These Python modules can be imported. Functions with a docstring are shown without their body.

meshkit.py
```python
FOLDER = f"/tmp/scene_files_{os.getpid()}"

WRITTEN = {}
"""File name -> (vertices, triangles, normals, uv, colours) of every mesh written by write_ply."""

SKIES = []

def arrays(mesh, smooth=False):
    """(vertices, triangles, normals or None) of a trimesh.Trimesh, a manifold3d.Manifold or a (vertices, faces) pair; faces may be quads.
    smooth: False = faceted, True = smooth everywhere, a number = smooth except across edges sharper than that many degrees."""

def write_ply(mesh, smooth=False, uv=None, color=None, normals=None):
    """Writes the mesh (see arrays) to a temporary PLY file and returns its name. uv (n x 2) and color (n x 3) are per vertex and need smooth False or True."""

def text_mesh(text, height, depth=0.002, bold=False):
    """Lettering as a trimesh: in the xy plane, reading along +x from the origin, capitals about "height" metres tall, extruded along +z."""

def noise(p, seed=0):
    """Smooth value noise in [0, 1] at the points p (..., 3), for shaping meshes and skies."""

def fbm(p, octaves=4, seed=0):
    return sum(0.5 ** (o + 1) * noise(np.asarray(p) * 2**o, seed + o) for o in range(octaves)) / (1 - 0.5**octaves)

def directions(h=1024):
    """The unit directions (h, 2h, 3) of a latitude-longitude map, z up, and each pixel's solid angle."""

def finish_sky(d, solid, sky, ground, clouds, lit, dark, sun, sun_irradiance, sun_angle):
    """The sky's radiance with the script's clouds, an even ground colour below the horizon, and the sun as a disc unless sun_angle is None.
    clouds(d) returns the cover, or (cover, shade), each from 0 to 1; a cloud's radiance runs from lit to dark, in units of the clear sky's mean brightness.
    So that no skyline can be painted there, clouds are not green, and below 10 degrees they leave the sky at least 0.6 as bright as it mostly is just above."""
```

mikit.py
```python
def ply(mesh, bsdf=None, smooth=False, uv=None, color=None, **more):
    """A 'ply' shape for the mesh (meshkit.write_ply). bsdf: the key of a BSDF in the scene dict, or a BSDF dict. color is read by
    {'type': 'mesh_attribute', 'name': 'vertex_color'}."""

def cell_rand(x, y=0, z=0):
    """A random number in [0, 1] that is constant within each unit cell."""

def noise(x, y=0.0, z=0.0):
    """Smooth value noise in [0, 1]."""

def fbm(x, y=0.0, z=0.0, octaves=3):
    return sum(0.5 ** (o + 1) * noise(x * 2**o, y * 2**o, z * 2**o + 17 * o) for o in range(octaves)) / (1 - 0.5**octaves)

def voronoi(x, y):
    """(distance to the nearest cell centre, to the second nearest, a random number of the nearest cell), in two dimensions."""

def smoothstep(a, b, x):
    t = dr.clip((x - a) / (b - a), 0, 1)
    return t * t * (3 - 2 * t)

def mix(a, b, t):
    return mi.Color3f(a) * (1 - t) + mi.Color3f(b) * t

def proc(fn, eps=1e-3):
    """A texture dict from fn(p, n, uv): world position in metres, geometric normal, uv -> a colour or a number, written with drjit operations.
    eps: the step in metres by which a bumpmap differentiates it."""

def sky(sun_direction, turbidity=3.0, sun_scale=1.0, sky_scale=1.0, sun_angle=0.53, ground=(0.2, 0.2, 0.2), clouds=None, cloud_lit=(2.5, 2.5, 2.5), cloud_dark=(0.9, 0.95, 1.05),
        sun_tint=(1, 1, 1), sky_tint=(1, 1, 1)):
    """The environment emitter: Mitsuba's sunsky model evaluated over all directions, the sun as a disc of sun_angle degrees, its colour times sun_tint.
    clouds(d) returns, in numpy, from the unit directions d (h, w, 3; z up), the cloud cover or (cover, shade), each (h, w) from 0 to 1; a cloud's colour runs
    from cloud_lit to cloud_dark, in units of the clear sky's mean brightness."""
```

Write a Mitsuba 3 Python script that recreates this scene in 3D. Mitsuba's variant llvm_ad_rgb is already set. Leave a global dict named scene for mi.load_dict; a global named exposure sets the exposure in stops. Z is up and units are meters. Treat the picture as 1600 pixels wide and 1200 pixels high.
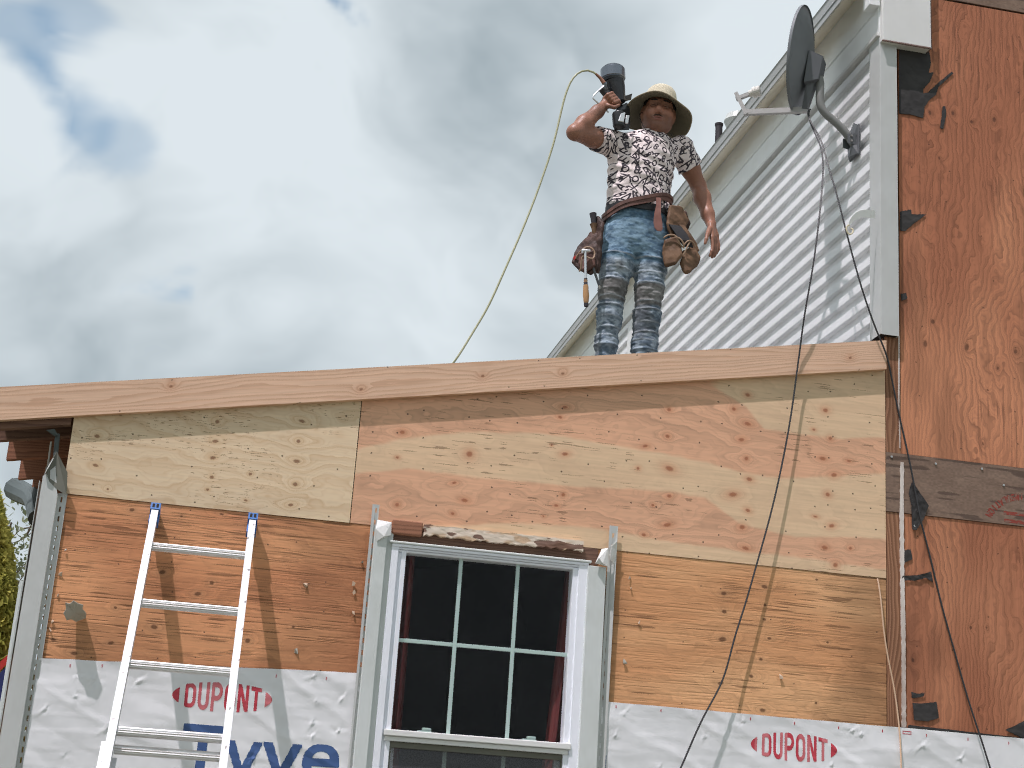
import math, random
import numpy as np
import trimesh, manifold3d
import drjit as dr
import mitsuba as mi
from shapely.geometry import Polygon, LineString, Point, box as sbox
from shapely.ops import unary_union
import mikit, meshkit
from mikit import proc, noise, fbm, voronoi, cell_rand, smoothstep, mix

T = mi.ScalarTransform4f
scene, labels = {}, {}

# ------------------------------------------------------------------ camera, sky, exposure
F, PITCH, ROLL, YAW = 2332.84, *np.radians([16.5581, 3.93533, 10.46748])
CAM = np.array([0.0, -6.2814, 1.6])
FWD = np.array([math.sin(YAW) * math.cos(PITCH), math.cos(YAW) * math.cos(PITCH), math.sin(PITCH)])
_r0 = np.array([math.cos(YAW), -math.sin(YAW), 0.0]); _u0 = np.cross(_r0, FWD)
RIGHT = math.cos(ROLL) * _r0 + math.sin(ROLL) * _u0
UP = -math.sin(ROLL) * _r0 + math.cos(ROLL) * _u0
scene['camera'] = {'type': 'perspective', 'fov': math.degrees(2 * math.atan(800 / F)), 'fov_axis': 'x', 'near_clip': 0.1, 'far_clip': 2000.0,
                   'to_world': T().look_at(origin=CAM.tolist(), target=(CAM + FWD).tolist(), up=UP.tolist())}
SUN = np.array([-1.2, -1.0, 3.3]); SUN /= np.linalg.norm(SUN)


def clouds(d):
    """Broken, soft overcast with a cumulus edge and pale blue gaps in the west."""
    w1 = meshkit.fbm(d * 4.0 + 4.2, 4, 5)[..., None] - 0.5; w2 = meshkit.fbm(d * 4.0 + 14.2, 4, 6)[..., None] - 0.5
    q = d * np.array([3.0, 3.0, 5.2]) + w1 * np.array([1.4, .9, .5]) + w2 * np.array([.4, .8, 1.1])
    big = meshkit.fbm(q * 1.25 + np.array([3.1, 0.4, 7.7]), 6, 11)
    soft = meshkit.fbm(q * 3.2 + np.array([9.1, 2.4, 1.7]), 6, 23)
    puff = 1 - np.abs(2 * meshkit.fbm(q * 2.6 + 5.5, 6, 41) - 1)
    shade = .30 + (big - .5) * .70 + (soft - .5) * .75 - (puff - .75) * .36
    edge = (soft - .5) * 1.5 + (big - .5) * .9 + (puff - .75) * .5
    cover = np.ones(d.shape[:2])

    def lobe(v, w): return np.exp(-(1 - d @ v) / w)
    for v, w, a in BLUE:
        l = np.clip((lobe(v, w) - .40 - edge) * 2.2, 0, 1); cover = cover * (1 - a * l * l * (3 - 2 * l))
    for v, w, a in WHITE:
        l = np.clip((lobe(v, w) - .45 + edge * .8) * 3.2, 0, 1); cover = cover + (1 - cover) * l; shade = shade * (1 - a * l)
    for v, w, a in TONE: shade = shade + a * lobe(v, w) * (1 + (soft - .5) * 1.6)
    return cover, np.clip(shade, 0, 1)


def ray(px, py):
    v = FWD * F + RIGHT * (px - 800) - UP * (py - 600); return v / np.linalg.norm(v)


# places in the sky, seen from the ground: (direction, width, strength)
BLUE = [(ray(15, 55), .0008, .50), (ray(45, 185), .0007, .50), (ray(110, 212), .0006, .42), (ray(200, 235), .0005, .35), (ray(110, 5), .0006, .40), (ray(10, 130), .0006, .5)]
WHITE = [(ray(5, 180), .0012, .95), (ray(-30, 250), .0026, .85), (ray(45, 250), .0008, .75), (ray(110, 310), .0006, .6)]
TONE = [(ray(800, 180), .0065, .50), (ray(740, 110), .004, .15), (ray(100, 560), .008, .14), (ray(420, 410), .003, .14), (ray(600, 260), .004, -.26), (ray(420, 110), .005, -.24), (ray(1120, 80), .007, -.50), (ray(650, 480), .004, -.20), (ray(260, 260), .003, -.12), (ray(300, 570), .003, .12)]
scene['sky'] = mikit.sky(SUN.tolist(), turbidity=3.5, sun_scale=1.0, sky_scale=1.0, sun_angle=0.6, clouds=clouds, cloud_lit=(1.90, 2.08, 2.19), cloud_dark=(.66, .84, .95), ground=(.16, .16, .14), sun_tint=(.92, 1.0, 1.36), sky_tint=(1.22, 1.42, 1.25))
exposure = 1.54


def at(px, py, y=0.0, x=None):
    """World point that the photograph shows at pixel (px, py) of 1600x1200, on the plane y (or x)."""
    d = ray(px, py)
    t = (y - CAM[1]) / d[1] if x is None else (x - CAM[0]) / d[0]
    return CAM + d * t


# ------------------------------------------------------------------ helpers
def key(name):
    if name not in scene and name not in labels: return name
    k = 1
    while f'{name}_{k:03d}' in scene or f'{name}_{k:03d}' in labels: k += 1
    return f'{name}_{k:03d}'


def put(name, mesh, mat, smooth=False, color=None, **more):
    k = key(name); scene[k] = mikit.ply(mesh, mat, smooth=smooth, color=color, **more); return k


def lab(k, text=None, cat=None, group=None, kind=None):
    d = labels.setdefault(k, {})
    for a, b in (('label', text), ('category', cat), ('group', group), ('kind', kind)):
        if b: d[a] = b
    return k


def thing(name, text, cat, group=None):
    k = key(name); labels[k] = {}; return lab(k, text, cat, group)


def cat(*ms): return trimesh.util.concatenate([m for m in ms if m is not None])


def bx(x0, x1, y0, y1, z0, z1, b=0.0015):
    lo, hi = np.minimum([x0, y0, z0], [x1, y1, z1]), np.maximum([x0, y0, z0], [x1, y1, z1])
    b = min(b, *(0.3 * (hi - lo)))
    c, h = (lo + hi) / 2, (hi - lo) / 2
    pts = []
    for sx in (-1, 1):
        for sy in (-1, 1):
            for sz in (-1, 1):
                s = np.array([sx, sy, sz])
                for k in range(3):
                    e = h - b; e[k] = h[k]; pts.append(c + s * e)
    return trimesh.convex.convex_hull(np.array(pts))


def hull(pts): return trimesh.convex.convex_hull(np.array(pts, float))


def prism_y(poly, y0, y1):
    """Extrude a polygon given in (x, z) from y0 to y1."""
    ps = getattr(poly, 'geoms', [poly]); out = []
    for g in ps:
        if g.is_empty or g.area < 1e-7: continue
        m = trimesh.creation.extrude_polygon(g, abs(y1 - y0), engine='earcut')
        v = m.vertices.copy(); m.vertices = np.stack([v[:, 0], max(y0, y1) - v[:, 2], v[:, 1]], 1); out.append(m)
    return cat(*out)


def prism_x(pts, x0, x1):
    """Extrude a polygon given in (y, z) from x0 to x1."""
    m = trimesh.creation.extrude_polygon(Polygon(pts), abs(x1 - x0), engine='earcut')
    v = m.vertices.copy(); m.vertices = np.stack([v[:, 2] + min(x0, x1), v[:, 0], v[:, 1]], 1); return m


def spline(pts, n=8):
    from scipy.interpolate import CubicSpline
    pts = np.array(pts, float); s = np.r_[0, np.cumsum(np.linalg.norm(np.diff(pts, axis=0), axis=1))]
    return CubicSpline(s, pts)(np.linspace(0, s[-1], n * (len(pts) - 1) + 1))


def tube(pts, r, sides=8, caps=True):
    p = np.array(pts, float); n = len(p); r = np.broadcast_to(r, (n,))
    t = np.gradient(p, axis=0); t /= np.linalg.norm(t, axis=1, keepdims=True)
    a = np.cross(t[0], [0.3, 0.2, 0.93]); a /= np.linalg.norm(a); A = []
    for k in range(n):
        a = a - t[k] * (a @ t[k]); a /= np.linalg.norm(a); A.append(a)
    A = np.array(A); B = np.cross(t, A); g = np.arange(sides) * 2 * np.pi / sides
    v = p[:, None] + r[:, None, None] * (np.cos(g)[None, :, None] * A[:, None] + np.sin(g)[None, :, None] * B[:, None])
    i, j = np.meshgrid(np.arange(n - 1), np.arange(sides), indexing='ij'); j2 = (j + 1) % sides
    q = np.stack([i * sides + j, i * sides + j2, (i + 1) * sides + j2, (i + 1) * sides + j], -1).reshape(-1, 4)
    f = np.vstack([q[:, [0, 1, 2]], q[:, [0, 2, 3]]]); v = v.reshape(-1, 3)
    if caps:
        v = np.vstack([v, p[:1], p[-1:]]); jj = np.arange(sides); m = n * sides
        f = np.vstack([f, np.stack([(jj + 1) % sides, jj, jj * 0 + m], 1), np.stack([(n - 1) * sides + jj, (n - 1) * sides + (jj + 1) % sides, jj * 0 + m + 1], 1)])
    return trimesh.Trimesh(v, f, process=False)


def cyl(a, b, r, r2=None, sides=20): return tube([a, b], [r, r if r2 is None else r2], sides)


def lathe(a, b, prof, sides=28):
    """Profile [(t along a->b, radius)] turned about the axis a -> b."""
    a, b = np.array(a, float), np.array(b, float); ax = b - a; u = np.cross(ax, [0.31, 0.2, 0.9]); u /= np.linalg.norm(u)
    w = np.cross(ax, u); w /= np.linalg.norm(w); g = np.arange(sides) * 2 * np.pi / sides; v = []
    for t, r in prof: v.append(a + ax * t + r * (np.cos(g)[:, None] * u + np.sin(g)[:, None] * w))
    n = len(prof); v = np.vstack(v); i, j = np.meshgrid(np.arange(n - 1), np.arange(sides), indexing='ij'); j2 = (j + 1) % sides
    q = np.stack([i * sides + j, (i + 1) * sides + j, (i + 1) * sides + j2, i * sides + j2], -1).reshape(-1, 4)
    m = trimesh.Trimesh(v, np.vstack([q[:, [0, 1, 2]], q[:, [0, 2, 3]]]), process=False); m.fix_normals(); return m


def grid_mesh(xs, zs, yfun):
    """A sheet in the x, z directions, displaced along y."""
    X, Z = np.meshgrid(xs, zs); v = np.stack([X, yfun(X, Z), Z], -1).reshape(-1, 3); nx, nz = len(xs), len(zs)
    i, j = np.meshgrid(np.arange(nz - 1), np.arange(nx - 1), indexing='ij'); b = i * nx + j
    q = np.stack([b, b + 1, b + nx + 1, b + nx], -1).reshape(-1, 4)
    return trimesh.Trimesh(v, np.vstack([q[:, [0, 1, 2]], q[:, [0, 2, 3]]]), process=False)


# ------------------------------------------------------------------ materials
def rgb(*c): return {'type': 'rgb', 'value': list(c if len(c) == 3 else [c[0]] * 3)}


def mat(name, color, rough=0.6, metallic=0.0, spec=0.4, bump=None, two=True, **more):
    d = {'type': 'principled', 'base_color': proc(color) if callable(color) else rgb(*color), 'roughness': rough, 'metallic': metallic, **more}
    if metallic == 0: d['specular'] = spec
    if bump: d = {'type': 'bumpmap', 'bump': proc(bump[0], bump[2] if len(bump) > 2 else 1e-3), 'scale': bump[1], 'bsdf': d}
    scene[name] = {'type': 'twosided', 'bsdf': d} if two else d
    return name


def knot_list(s, ox, oy, pts):
    out = []
    for p in pts:
        w = at(ox + p[0] / s, oy + p[1] / s); out.append((w[0], w[2], p[2] if len(p) > 2 else 1.0))
    return out


def wood_field(u, v, freq, K, knots, seed, us=0.55, vs=2.0, swap=False, ripple=.25):
    """Grain of rotary-cut veneer: contour lines of a slow field, bent round the knots. Returns line pattern, knot darkness, halo."""
    w = fbm(u * us + seed, v * vs + seed * 1.7, seed, octaves=3)
    jag = fbm(u * 7.0 + seed, v * 16.0, seed + 2.0, octaves=3) - .5
    rip = fbm(u * 24.0 + seed, v * 30.0, seed + 6.0, octaves=2) - .5
    phi = v * freq + K * w + 1.1 * jag + ripple * rip
    core, halo = mi.Float(0), mi.Float(0)
    for k, (ku, kv, s) in enumerate(knots):
        a, b = ((ku, kv) if not swap else (kv, ku))
        rot = .22 * math.sin(k * 2.7 + seed); el = .70 + .20 * math.sin(k * 1.9)
        x, y = u - a, v - b
        du, dv = (x * math.cos(rot) + y * math.sin(rot)) * el + .006 * jag, y * math.cos(rot) - x * math.sin(rot) + .008 * jag
        r2 = (du * du + dv * dv) / (s * s)
        g = dr.exp(-r2 * 1500.0) + .5 * dr.exp(-(x * x * 120 + y * y * 1600) / (s * s))
        halo = halo + dr.exp(-r2 * 2600.0)
        core = dr.maximum(core, 1 - smoothstep(0.0045, 0.0105, dr.sqrt(r2)))
        phi = phi + g * (1.1 + .6 * math.sin(k * 3.3)) * s
    t = phi - dr.floor(phi); t2 = phi * 3.0 + 2.0 * jag; t2 = t2 - dr.floor(t2)
    line = .62 * smoothstep(0.30, 0.93, t) * (1 - smoothstep(0.93, 1.0, t)) + .38 * smoothstep(.4, .95, t2) * (1 - smoothstep(.95, 1.0, t2))
    return line * (.55 + .9 * fbm(u * 1.7, v * 5.0, seed + 4.)), core * .9, dr.minimum(halo, 1.0), w


def pwl(x, pts):
    """Piecewise linear function through pts."""
    y = mi.Float(pts[0][1]); last = 0.0
    for (a, b), (c, e) in zip(pts[:-1], pts[1:]):
        k = (e - b) / (c - a); y = y + (k - last) * dr.maximum(x - a, 0.0); last = k
    return y


def edge_line(uv):
    """An edge between heartwood and sapwood on the new panel, in wall coordinates."""
    return [tuple(float(q) for q in at(531 + u * .7134, 531 + v * .7134)[[0, 2]]) for u, v in uv]


LENS_T = edge_line([(20, 238), (130, 216), (290, 204), (430, 205), (560, 224), (700, 248), (800, 268), (880, 292), (960, 300), (1195, 292)])
LENS_B = edge_line([(20, 290), (150, 277), (300, 298), (450, 312), (600, 322), (700, 330), (800, 345), (880, 400), (1000, 428), (1195, 436)])
LOW_T = edge_line([(20, 420), (180, 402), (400, 396), (550, 410), (700, 434), (850, 456), (1000, 474), (1195, 505)])
UP_B = edge_line([(20, 60), (800, 95), (890, 150), (930, 195), (1000, 206), (1100, 216), (1195, 212)])


def dots(x, z, cell, r, seed, keep=0.5):
    """Small nail heads and pin holes: a dot in some of the cells."""
    a, b = x / cell, z / cell; ca, cb = dr.floor(a), dr.floor(b)
    cx, cz = ca + 0.2 + 0.6 * cell_rand(ca, cb, seed), cb + 0.2 + 0.6 * cell_rand(ca, cb, seed + 1)
    d = dr.sqrt(dr.square(a - cx) + dr.square(b - cz)) * cell
    return dr.select(cell_rand(ca, cb, seed + 2) < keep, 1 - smoothstep(r * 0.6, r * 1.2, d), 0.0)


KN_NR = knot_list(1.905, 560, 560, [(130,220),(330,285,1.5),(615,285),(925,328,1.4),(832,328,.8),(600,175,.8),(615,145,.8),(925,152),(920,232),(855,260,.7),(1160,108),(1118,150),(1158,195,1.1),(1140,242),(1155,298),(1163,360,1.1),(1115,405,1.3),(1160,452,1.1),(1142,503,1.2),(1153,565),(1390,155,1.2),(1405,238),(1382,298),(1415,348,1.1),(1397,405,1.2),(1410,497),(1388,563),(1420,615,1.2),(1355,212,.7),(1362,470,.6),(925,410),(875,438,.8),(920,495,1.1),(850,525,.8),(610,405,.9),(590,437,.7),(315,423),(115,435),(280,462,.7),(285,370,.6),(550,470,.5),(1465,565,.8),(1460,305,.7),(115,295,.6),(575,258,.5)])
KN_NL = knot_list(2.2857, 0, 550, [(348,300),(775,250),(1078,247),(767,320),(1067,318),(760,378),(1060,390),(755,448,.9),(1055,472,1.1),(340,405,.8),(893,437,.7),(740,492,.7),(1040,545,.8),(877,530,.6),(385,490,.6),(640,600,.5)])
KN_OL = knot_list(2.79, 130, 770, [(345,345,1.1),(560,392),(500,440),(308,585,1.1),(718,643,1.2),(213,73,.9),(605,92,.6),(430,100,.6),(140,500,.7),(122,653,.8),(970,405,.9),(918,582,.7),(-40,700,.9),(-130,640,.8)])
KN_OR = knot_list(3.333, 940, 840, [(640,288,1.1),(640,385,1.2),(630,530,1.3),(852,255,1.1),(853,350,.8),(850,425,.8),(878,523,.7),(830,635,.9),(780,722,1.),(625,755,.9),(1180,545,.6),(1118,862,.7),(842,898,.9),(1120,220,.6),(520,250,.4)])
KN_RU = knot_list(4.8, 1400, 0, [(430,845,1.),(570,910,1.1),(740,895,1.1),(260,840,1.),(460,450,.5),(330,1180,.7)]) + knot_list(3, 1300, 480, [(635,185,1.3),(475,65,1.3),(865,205,1.2),(440,170,1.2),(780,285,.7),(735,385,.6),(710,640,.6)])
KN_RL = knot_list(3, 1300, 800, [(380,695,.9),(655,540,.9),(690,925,.8),(610,735,.5),(730,540,.5)])

PALE, PINK = (.66, .475, .30), (.65, .365, .225)


def c_new_right(p, n, uv):
    x, z = p[0], p[2]
    line, core, halo, w = wood_field(x, z, 12.0, 9.0, KN_NR, 3.0)
    zz = z + .030 * (w - .5) + .020 * (fbm(x * 4.0, z * 9.0, 4.) - .5) + .006 * (noise(x * 22, z * 50, 2.) - .5)
    S = lambda e, q: smoothstep(-.010, .010, e - q)
    lens = S(pwl(x, LENS_T), zz) * (1 - S(pwl(x, LENS_B), zz)); low = S(pwl(x, LOW_T), zz); up = (1 - S(pwl(x, UP_B), zz)) * smoothstep(2.05, 2.13, x + .06 * (noise(z * 12, 3., 1.) - .5))
    pale = dr.maximum(dr.maximum(lens, low), up) * (.86 + .14 * noise(x * 3, z * 26, 6.))
    heart = 1 - pale
    c = mix(PALE, PINK, heart * 0.95)
    c = c * (1 - 0.22 * line * (0.40 + 0.60 * heart)) * (0.94 + 0.12 * noise(x * 7, z * 190, 1.)) * (0.92 + 0.16 * fbm(x * 2, z * 7, 5.))
    c = mix(c, (.47, .19, .095), halo * 0.55)
    c = mix(c, (.29, .10, .045), core * 0.85)
    ck = smoothstep(0.83, 0.88, noise(x * 14, z * 210, 9.)) * smoothstep(.5, .6, fbm(x * 3, z * 5, 12.))
    c = mix(c, (.16, .08, .04), ck * 0.6)
    return mix(c, (.07, .045, .03), dots(x, z, 0.105, 0.0042, 5, 0.55) * .9)


def c_new_left(p, n, uv):
    x, z = p[0], p[2]
    line, core, halo, w = wood_field(x, z, 9.0, 9.0, KN_NL, 6.0)
    c = mix((.64, .50, .335), (.53, .37, .22), line * 0.85)
    c = c * (0.95 + 0.10 * noise(x * 7, z * 190, 1.)) * (0.90 + 0.2 * fbm(x * 2.4, z * 6, 5.))
    c = mix(c, (.50, .31, .15), halo * 0.35)
    c = mix(c, (.19, .085, .04), core * 0.9)
    ck = smoothstep(0.80, 0.88, noise(x * 34, z * 430, 9.)) * smoothstep(.55, .64, fbm(x * 2.6, z * 9, 12.))
    c = mix(c, (.20, .11, .055), ck * 0.75)
    return mix(c, (.07, .045, .03), dots(x, z, 0.12, 0.004, 8, 0.5) * .9)


def old_color(x, z, knots, seed, lo, hi):
    line, core, halo, w = wood_field(x, z, 11.0, 9.0, knots, seed)
    c = mix(lo, hi, smoothstep(0.3, 0.7, fbm(x * 1.3 + seed, z * 4.5, seed)) * 0.8 + 0.2 * noise(x * 4, z * 60, 2.))
    c = c * (1 - 0.20 * line) * (0.91 + 0.18 * noise(x * 6, z * 240, 1.))
    c = mix(c, (.36, .22, .12), halo * 0.3)
    c = mix(c, (.085, .035, .018), core * 0.85)
    msk = smoothstep(.44, .58, fbm(x * 1.6 + seed, z * 3.2, 12.))
    ck = smoothstep(0.66, 0.80, noise(x * 8.5 + w * 2, z * 270 + w * 12, 9.)) * msk
    ck = dr.maximum(ck, smoothstep(.84, .90, noise(x * 4.4, z * 170 + w * 10, 19.)))
    c = mix(c, (.12, .055, .027), ck * 0.62)
    edge = smoothstep(.56, .72, fbm(x * 2.1, z * 1.4, 21. + seed))
    return mix(c, c * .68, edge * .7)


def c_old_left(p, n, uv):
    c = old_color(p[0], p[2], KN_OL, 2.0, (.50, .215, .105), (.64, .315, .155))
    return mix(c, (.06, .04, .03), dots(p[0], p[2], 0.13, 0.0035, 18, 0.4) * .8)


def c_old_right(p, n, uv):
    c = old_color(p[0], p[2], KN_OR, 9.0, (.56, .275, .130), (.70, .400, .205))
    x = p[0]
    stain = smoothstep(2.68, 2.93, x + .12 * fbm(x * 4, p[2] * 9, 3.)) + (1 - smoothstep(1.68, 1.80, x + .1 * fbm(x * 4, p[2] * 7, 7.)))
    c = mix(c, c * .52, dr.clip(stain, 0, 1) * .75)
    return mix(c, (.06, .04, .03), dots(p[0], p[2], 0.13, 0.0035, 28, 0.35) * .8)


def red_color(x, z, knots, seed):
    line, core, halo, w = wood_field(z, x, 30.0, 13.0, knots, seed, us=1.1, vs=3.4, swap=True, ripple=.8)
    c = mix((.34, .130, .068), (.49, .212, .113), smoothstep(.3, .7, fbm(x * 3.2, z * 1.1, seed)))
    c = c * (1.08 - .42 * line) * (0.90 + 0.20 * noise(x * 170, z * 9, 1.))
    c = mix(c, (.20, .075, .035), halo * .25)
    c = mix(c, (.06, .025, .015), core * .75)
    ck = smoothstep(.76, .84, noise(x * 120 + 8 * w, z * 6, 4.)) * smoothstep(.5, .6, fbm(x * 2.3, z * 2.3, 6.))
    c = mix(c, (.13, .05, .027), ck * .5)
    c = mix(c, c * .6, smoothstep(.58, .75, fbm(x * 4.5, z * 1.2, 31. + seed)) * .7)
    return mix(c, (.05, .03, .02), dots(x, z, 0.17, 0.004, 38, 0.4) * .8)


def c_red_up(p, n, uv): return red_color(p[0], p[2], KN_RU, 4.0)
def c_red_low(p, n, uv): return red_color(p[0] + .37, p[2], [(a + .37, b, s) for a, b, s in KN_RL], 7.0) * .92


def b_old(p, n, uv):
    w = fbm(p[0] * .55, p[2] * 2, 2.)
    return smoothstep(0.62, 0.78, noise(p[0] * 8.5 + w * 2, p[2] * 270 + w * 12, 9.)) * -1.0 + .5 * noise(p[0] * 6, p[2] * 200, 1.)


mat('ply_new_right', c_new_right, .62, spec=.3)
mat('ply_new_left', c_new_left, .62, spec=.3)
mat('ply_old_left', c_old_left, .75, spec=.2, bump=(b_old, .0006))
mat('ply_old_right', c_old_right, .75, spec=.2, bump=(b_old, .0007))
mat('ply_red_upper', c_red_up, .7, spec=.25)
mat('ply_red_lower', c_red_low, .7, spec=.25)


def c_strip(p, n, uv):
    x, z = p[0], p[2]; w = fbm(x * 6, z * 2.2, 3.)
    t = x * 45 + w * 7; t = t - dr.floor(t)
    c = mix((.18, .085, .048), (.29, .15, .085), smoothstep(.3, .8, t)) * (.75 + .5 * fbm(x * 20, z * 3, 9.))
    return mix(c, (.05, .025, .018), smoothstep(.62, .75, fbm(x * 9, z * 1.7, 15.)) * .7)


mat('ply_strip', c_strip, .75, spec=.2)


def c_insul(p, n, uv):
    x, z = p[0], p[2]
    c = mix((.155, .102, .075), (.225, .158, .118), fbm(x * 9, z * 30, 2.)) * (.85 + .3 * noise(x * 90, z * 160, 4.))
    return mix(c, (.06, .04, .032), smoothstep(.66, .78, noise(x * 8, z * 75, 6.)) * .65)


mat('insulation_face', c_insul, .8, spec=.2)


def lumber(lo, hi, seed, slope=0.183):
    def fn(p, n, uv):
        x, z = p[0] + p[1] * .9, p[2] - slope * p[0]
        w = fbm(x * .75 + seed, z * 5 + seed, seed)
        du, k = x / .62, mi.Float(0)
        cell = dr.floor(du); kx = (cell + .15 + .7 * cell_rand(cell, 3, seed)) * .62 + dr.select(cell_rand(cell, 9, seed) < .2, 9.0, 0.0)
        kz = (cell_rand(cell, 5, seed) - .5) * .09 + (3.33 if slope > .1 else 0)
        r = dr.sqrt(dr.square((x - kx) * .8) + dr.square(z - kz)) if slope > .1 else mi.Float(9)
        g = dr.exp(-dr.square(r / .024))
        phi = z * 52 + w * 11 + g * 1.8 + .9 * fbm(x * 6, z * 40, 3.); t = phi - dr.floor(phi)
        line = smoothstep(.3, .92, t) * (1 - smoothstep(.92, 1., t))
        c = mix(hi, lo, line * .8) * (.92 + .16 * noise(x * 7, z * 230, 2.)) * (.92 + .16 * fbm(x * .9, z * 9, 7.))
        c = mix(c, (.45, .21, .11), g * .40)
        c = mix(c, (.20, .08, .035), (1 - smoothstep(.003, .009, r)) * .75)
        return mix(c, (.08, .05, .035), dots(x, z, .15, .0036, 3, .4) * .85)
    return fn


mat('lumber_new', lumber((.50, .30, .19), (.62, .415, .285), 5.), .6, spec=.3)
mat('lumber_old', lumber((.17, .075, .045), (.30, .14, .085), 9., 0.0), .75, spec=.2)
mat('lumber_weathered', lumber((.10, .055, .04), (.17, .10, .07), 12., 0.0), .8, spec=.2)


def vinyl(base, dirt, amt, seed):
    def fn(p, n, uv):
        g = fbm(p[0] * 3 + p[1] * 2, p[2] * 1.6, seed) * .6 + .4 * fbm(p[0] * 22 + p[1] * 9, p[2] * 14, seed)
        s = noise(p[0] * 140 + p[1] * 60, p[2] * 5, seed)
        return mix(base, dirt, dr.clip(amt * (smoothstep(.35, .75, g) + .25 * s), 0, 1))
    return fn


mat('vinyl_siding', vinyl((.74, .75, .755), (.56, .55, .53), .32, 3.), .5, spec=.35)
mat('vinyl_trim', vinyl((.56, .59, .575), (.42, .44, .40), .30, 5.), .45, spec=.4)
mat('vinyl_post', vinyl((.49, .505, .49), (.38, .385, .36), .30, 8.), .45, spec=.4)
mat('vinyl_white', vinyl((.66, .66, .64), (.55, .55, .52), .25, 7.), .35, spec=.45)
mat('vinyl_window', vinyl((.76, .78, .83), (.64, .65, .66), .25, 9.), .3, spec=.5)
mat('vinyl_gray_green', vinyl((.055, .070, .066), (.04, .05, .047), .5, 4.), .45, spec=.4)
mat('vinyl_torn', vinyl((.135, .135, .108), (.10, .10, .08), .4, 6.), .5, spec=.3)
mat('alum_frieze', vinyl((.74, .76, .75), (.60, .60, .55), .35, 11.), .4, spec=.4)
mat('alum_gutter', vinyl((.36, .37, .36), (.27, .27, .24), .55, 13.), .4, spec=.4)
mat('alum_cream', vinyl((.80, .74, .62), (.62, .54, .42), .45, 14.), .4, spec=.4)
mat('caulk', vinyl((.62, .57, .52), (.30, .22, .18), .7, 21.), .7)
mat('building_paper', lambda p, n, uv: mix((.022, .021, .021), (.05, .047, .045), fbm(p[0] * 18, p[2] * 22, 3.)), .75, spec=.3)
mat('muntin', (.44, .56, .52), .4)
mat('lock_green', (.30, .40, .37), .35)
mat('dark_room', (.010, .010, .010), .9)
mat('curtain', lambda p, n, uv: mix((.10, .016, .016), (.19, .035, .028), noise(p[0] * 60, p[2] * 2, 2.)), .8)
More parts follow.
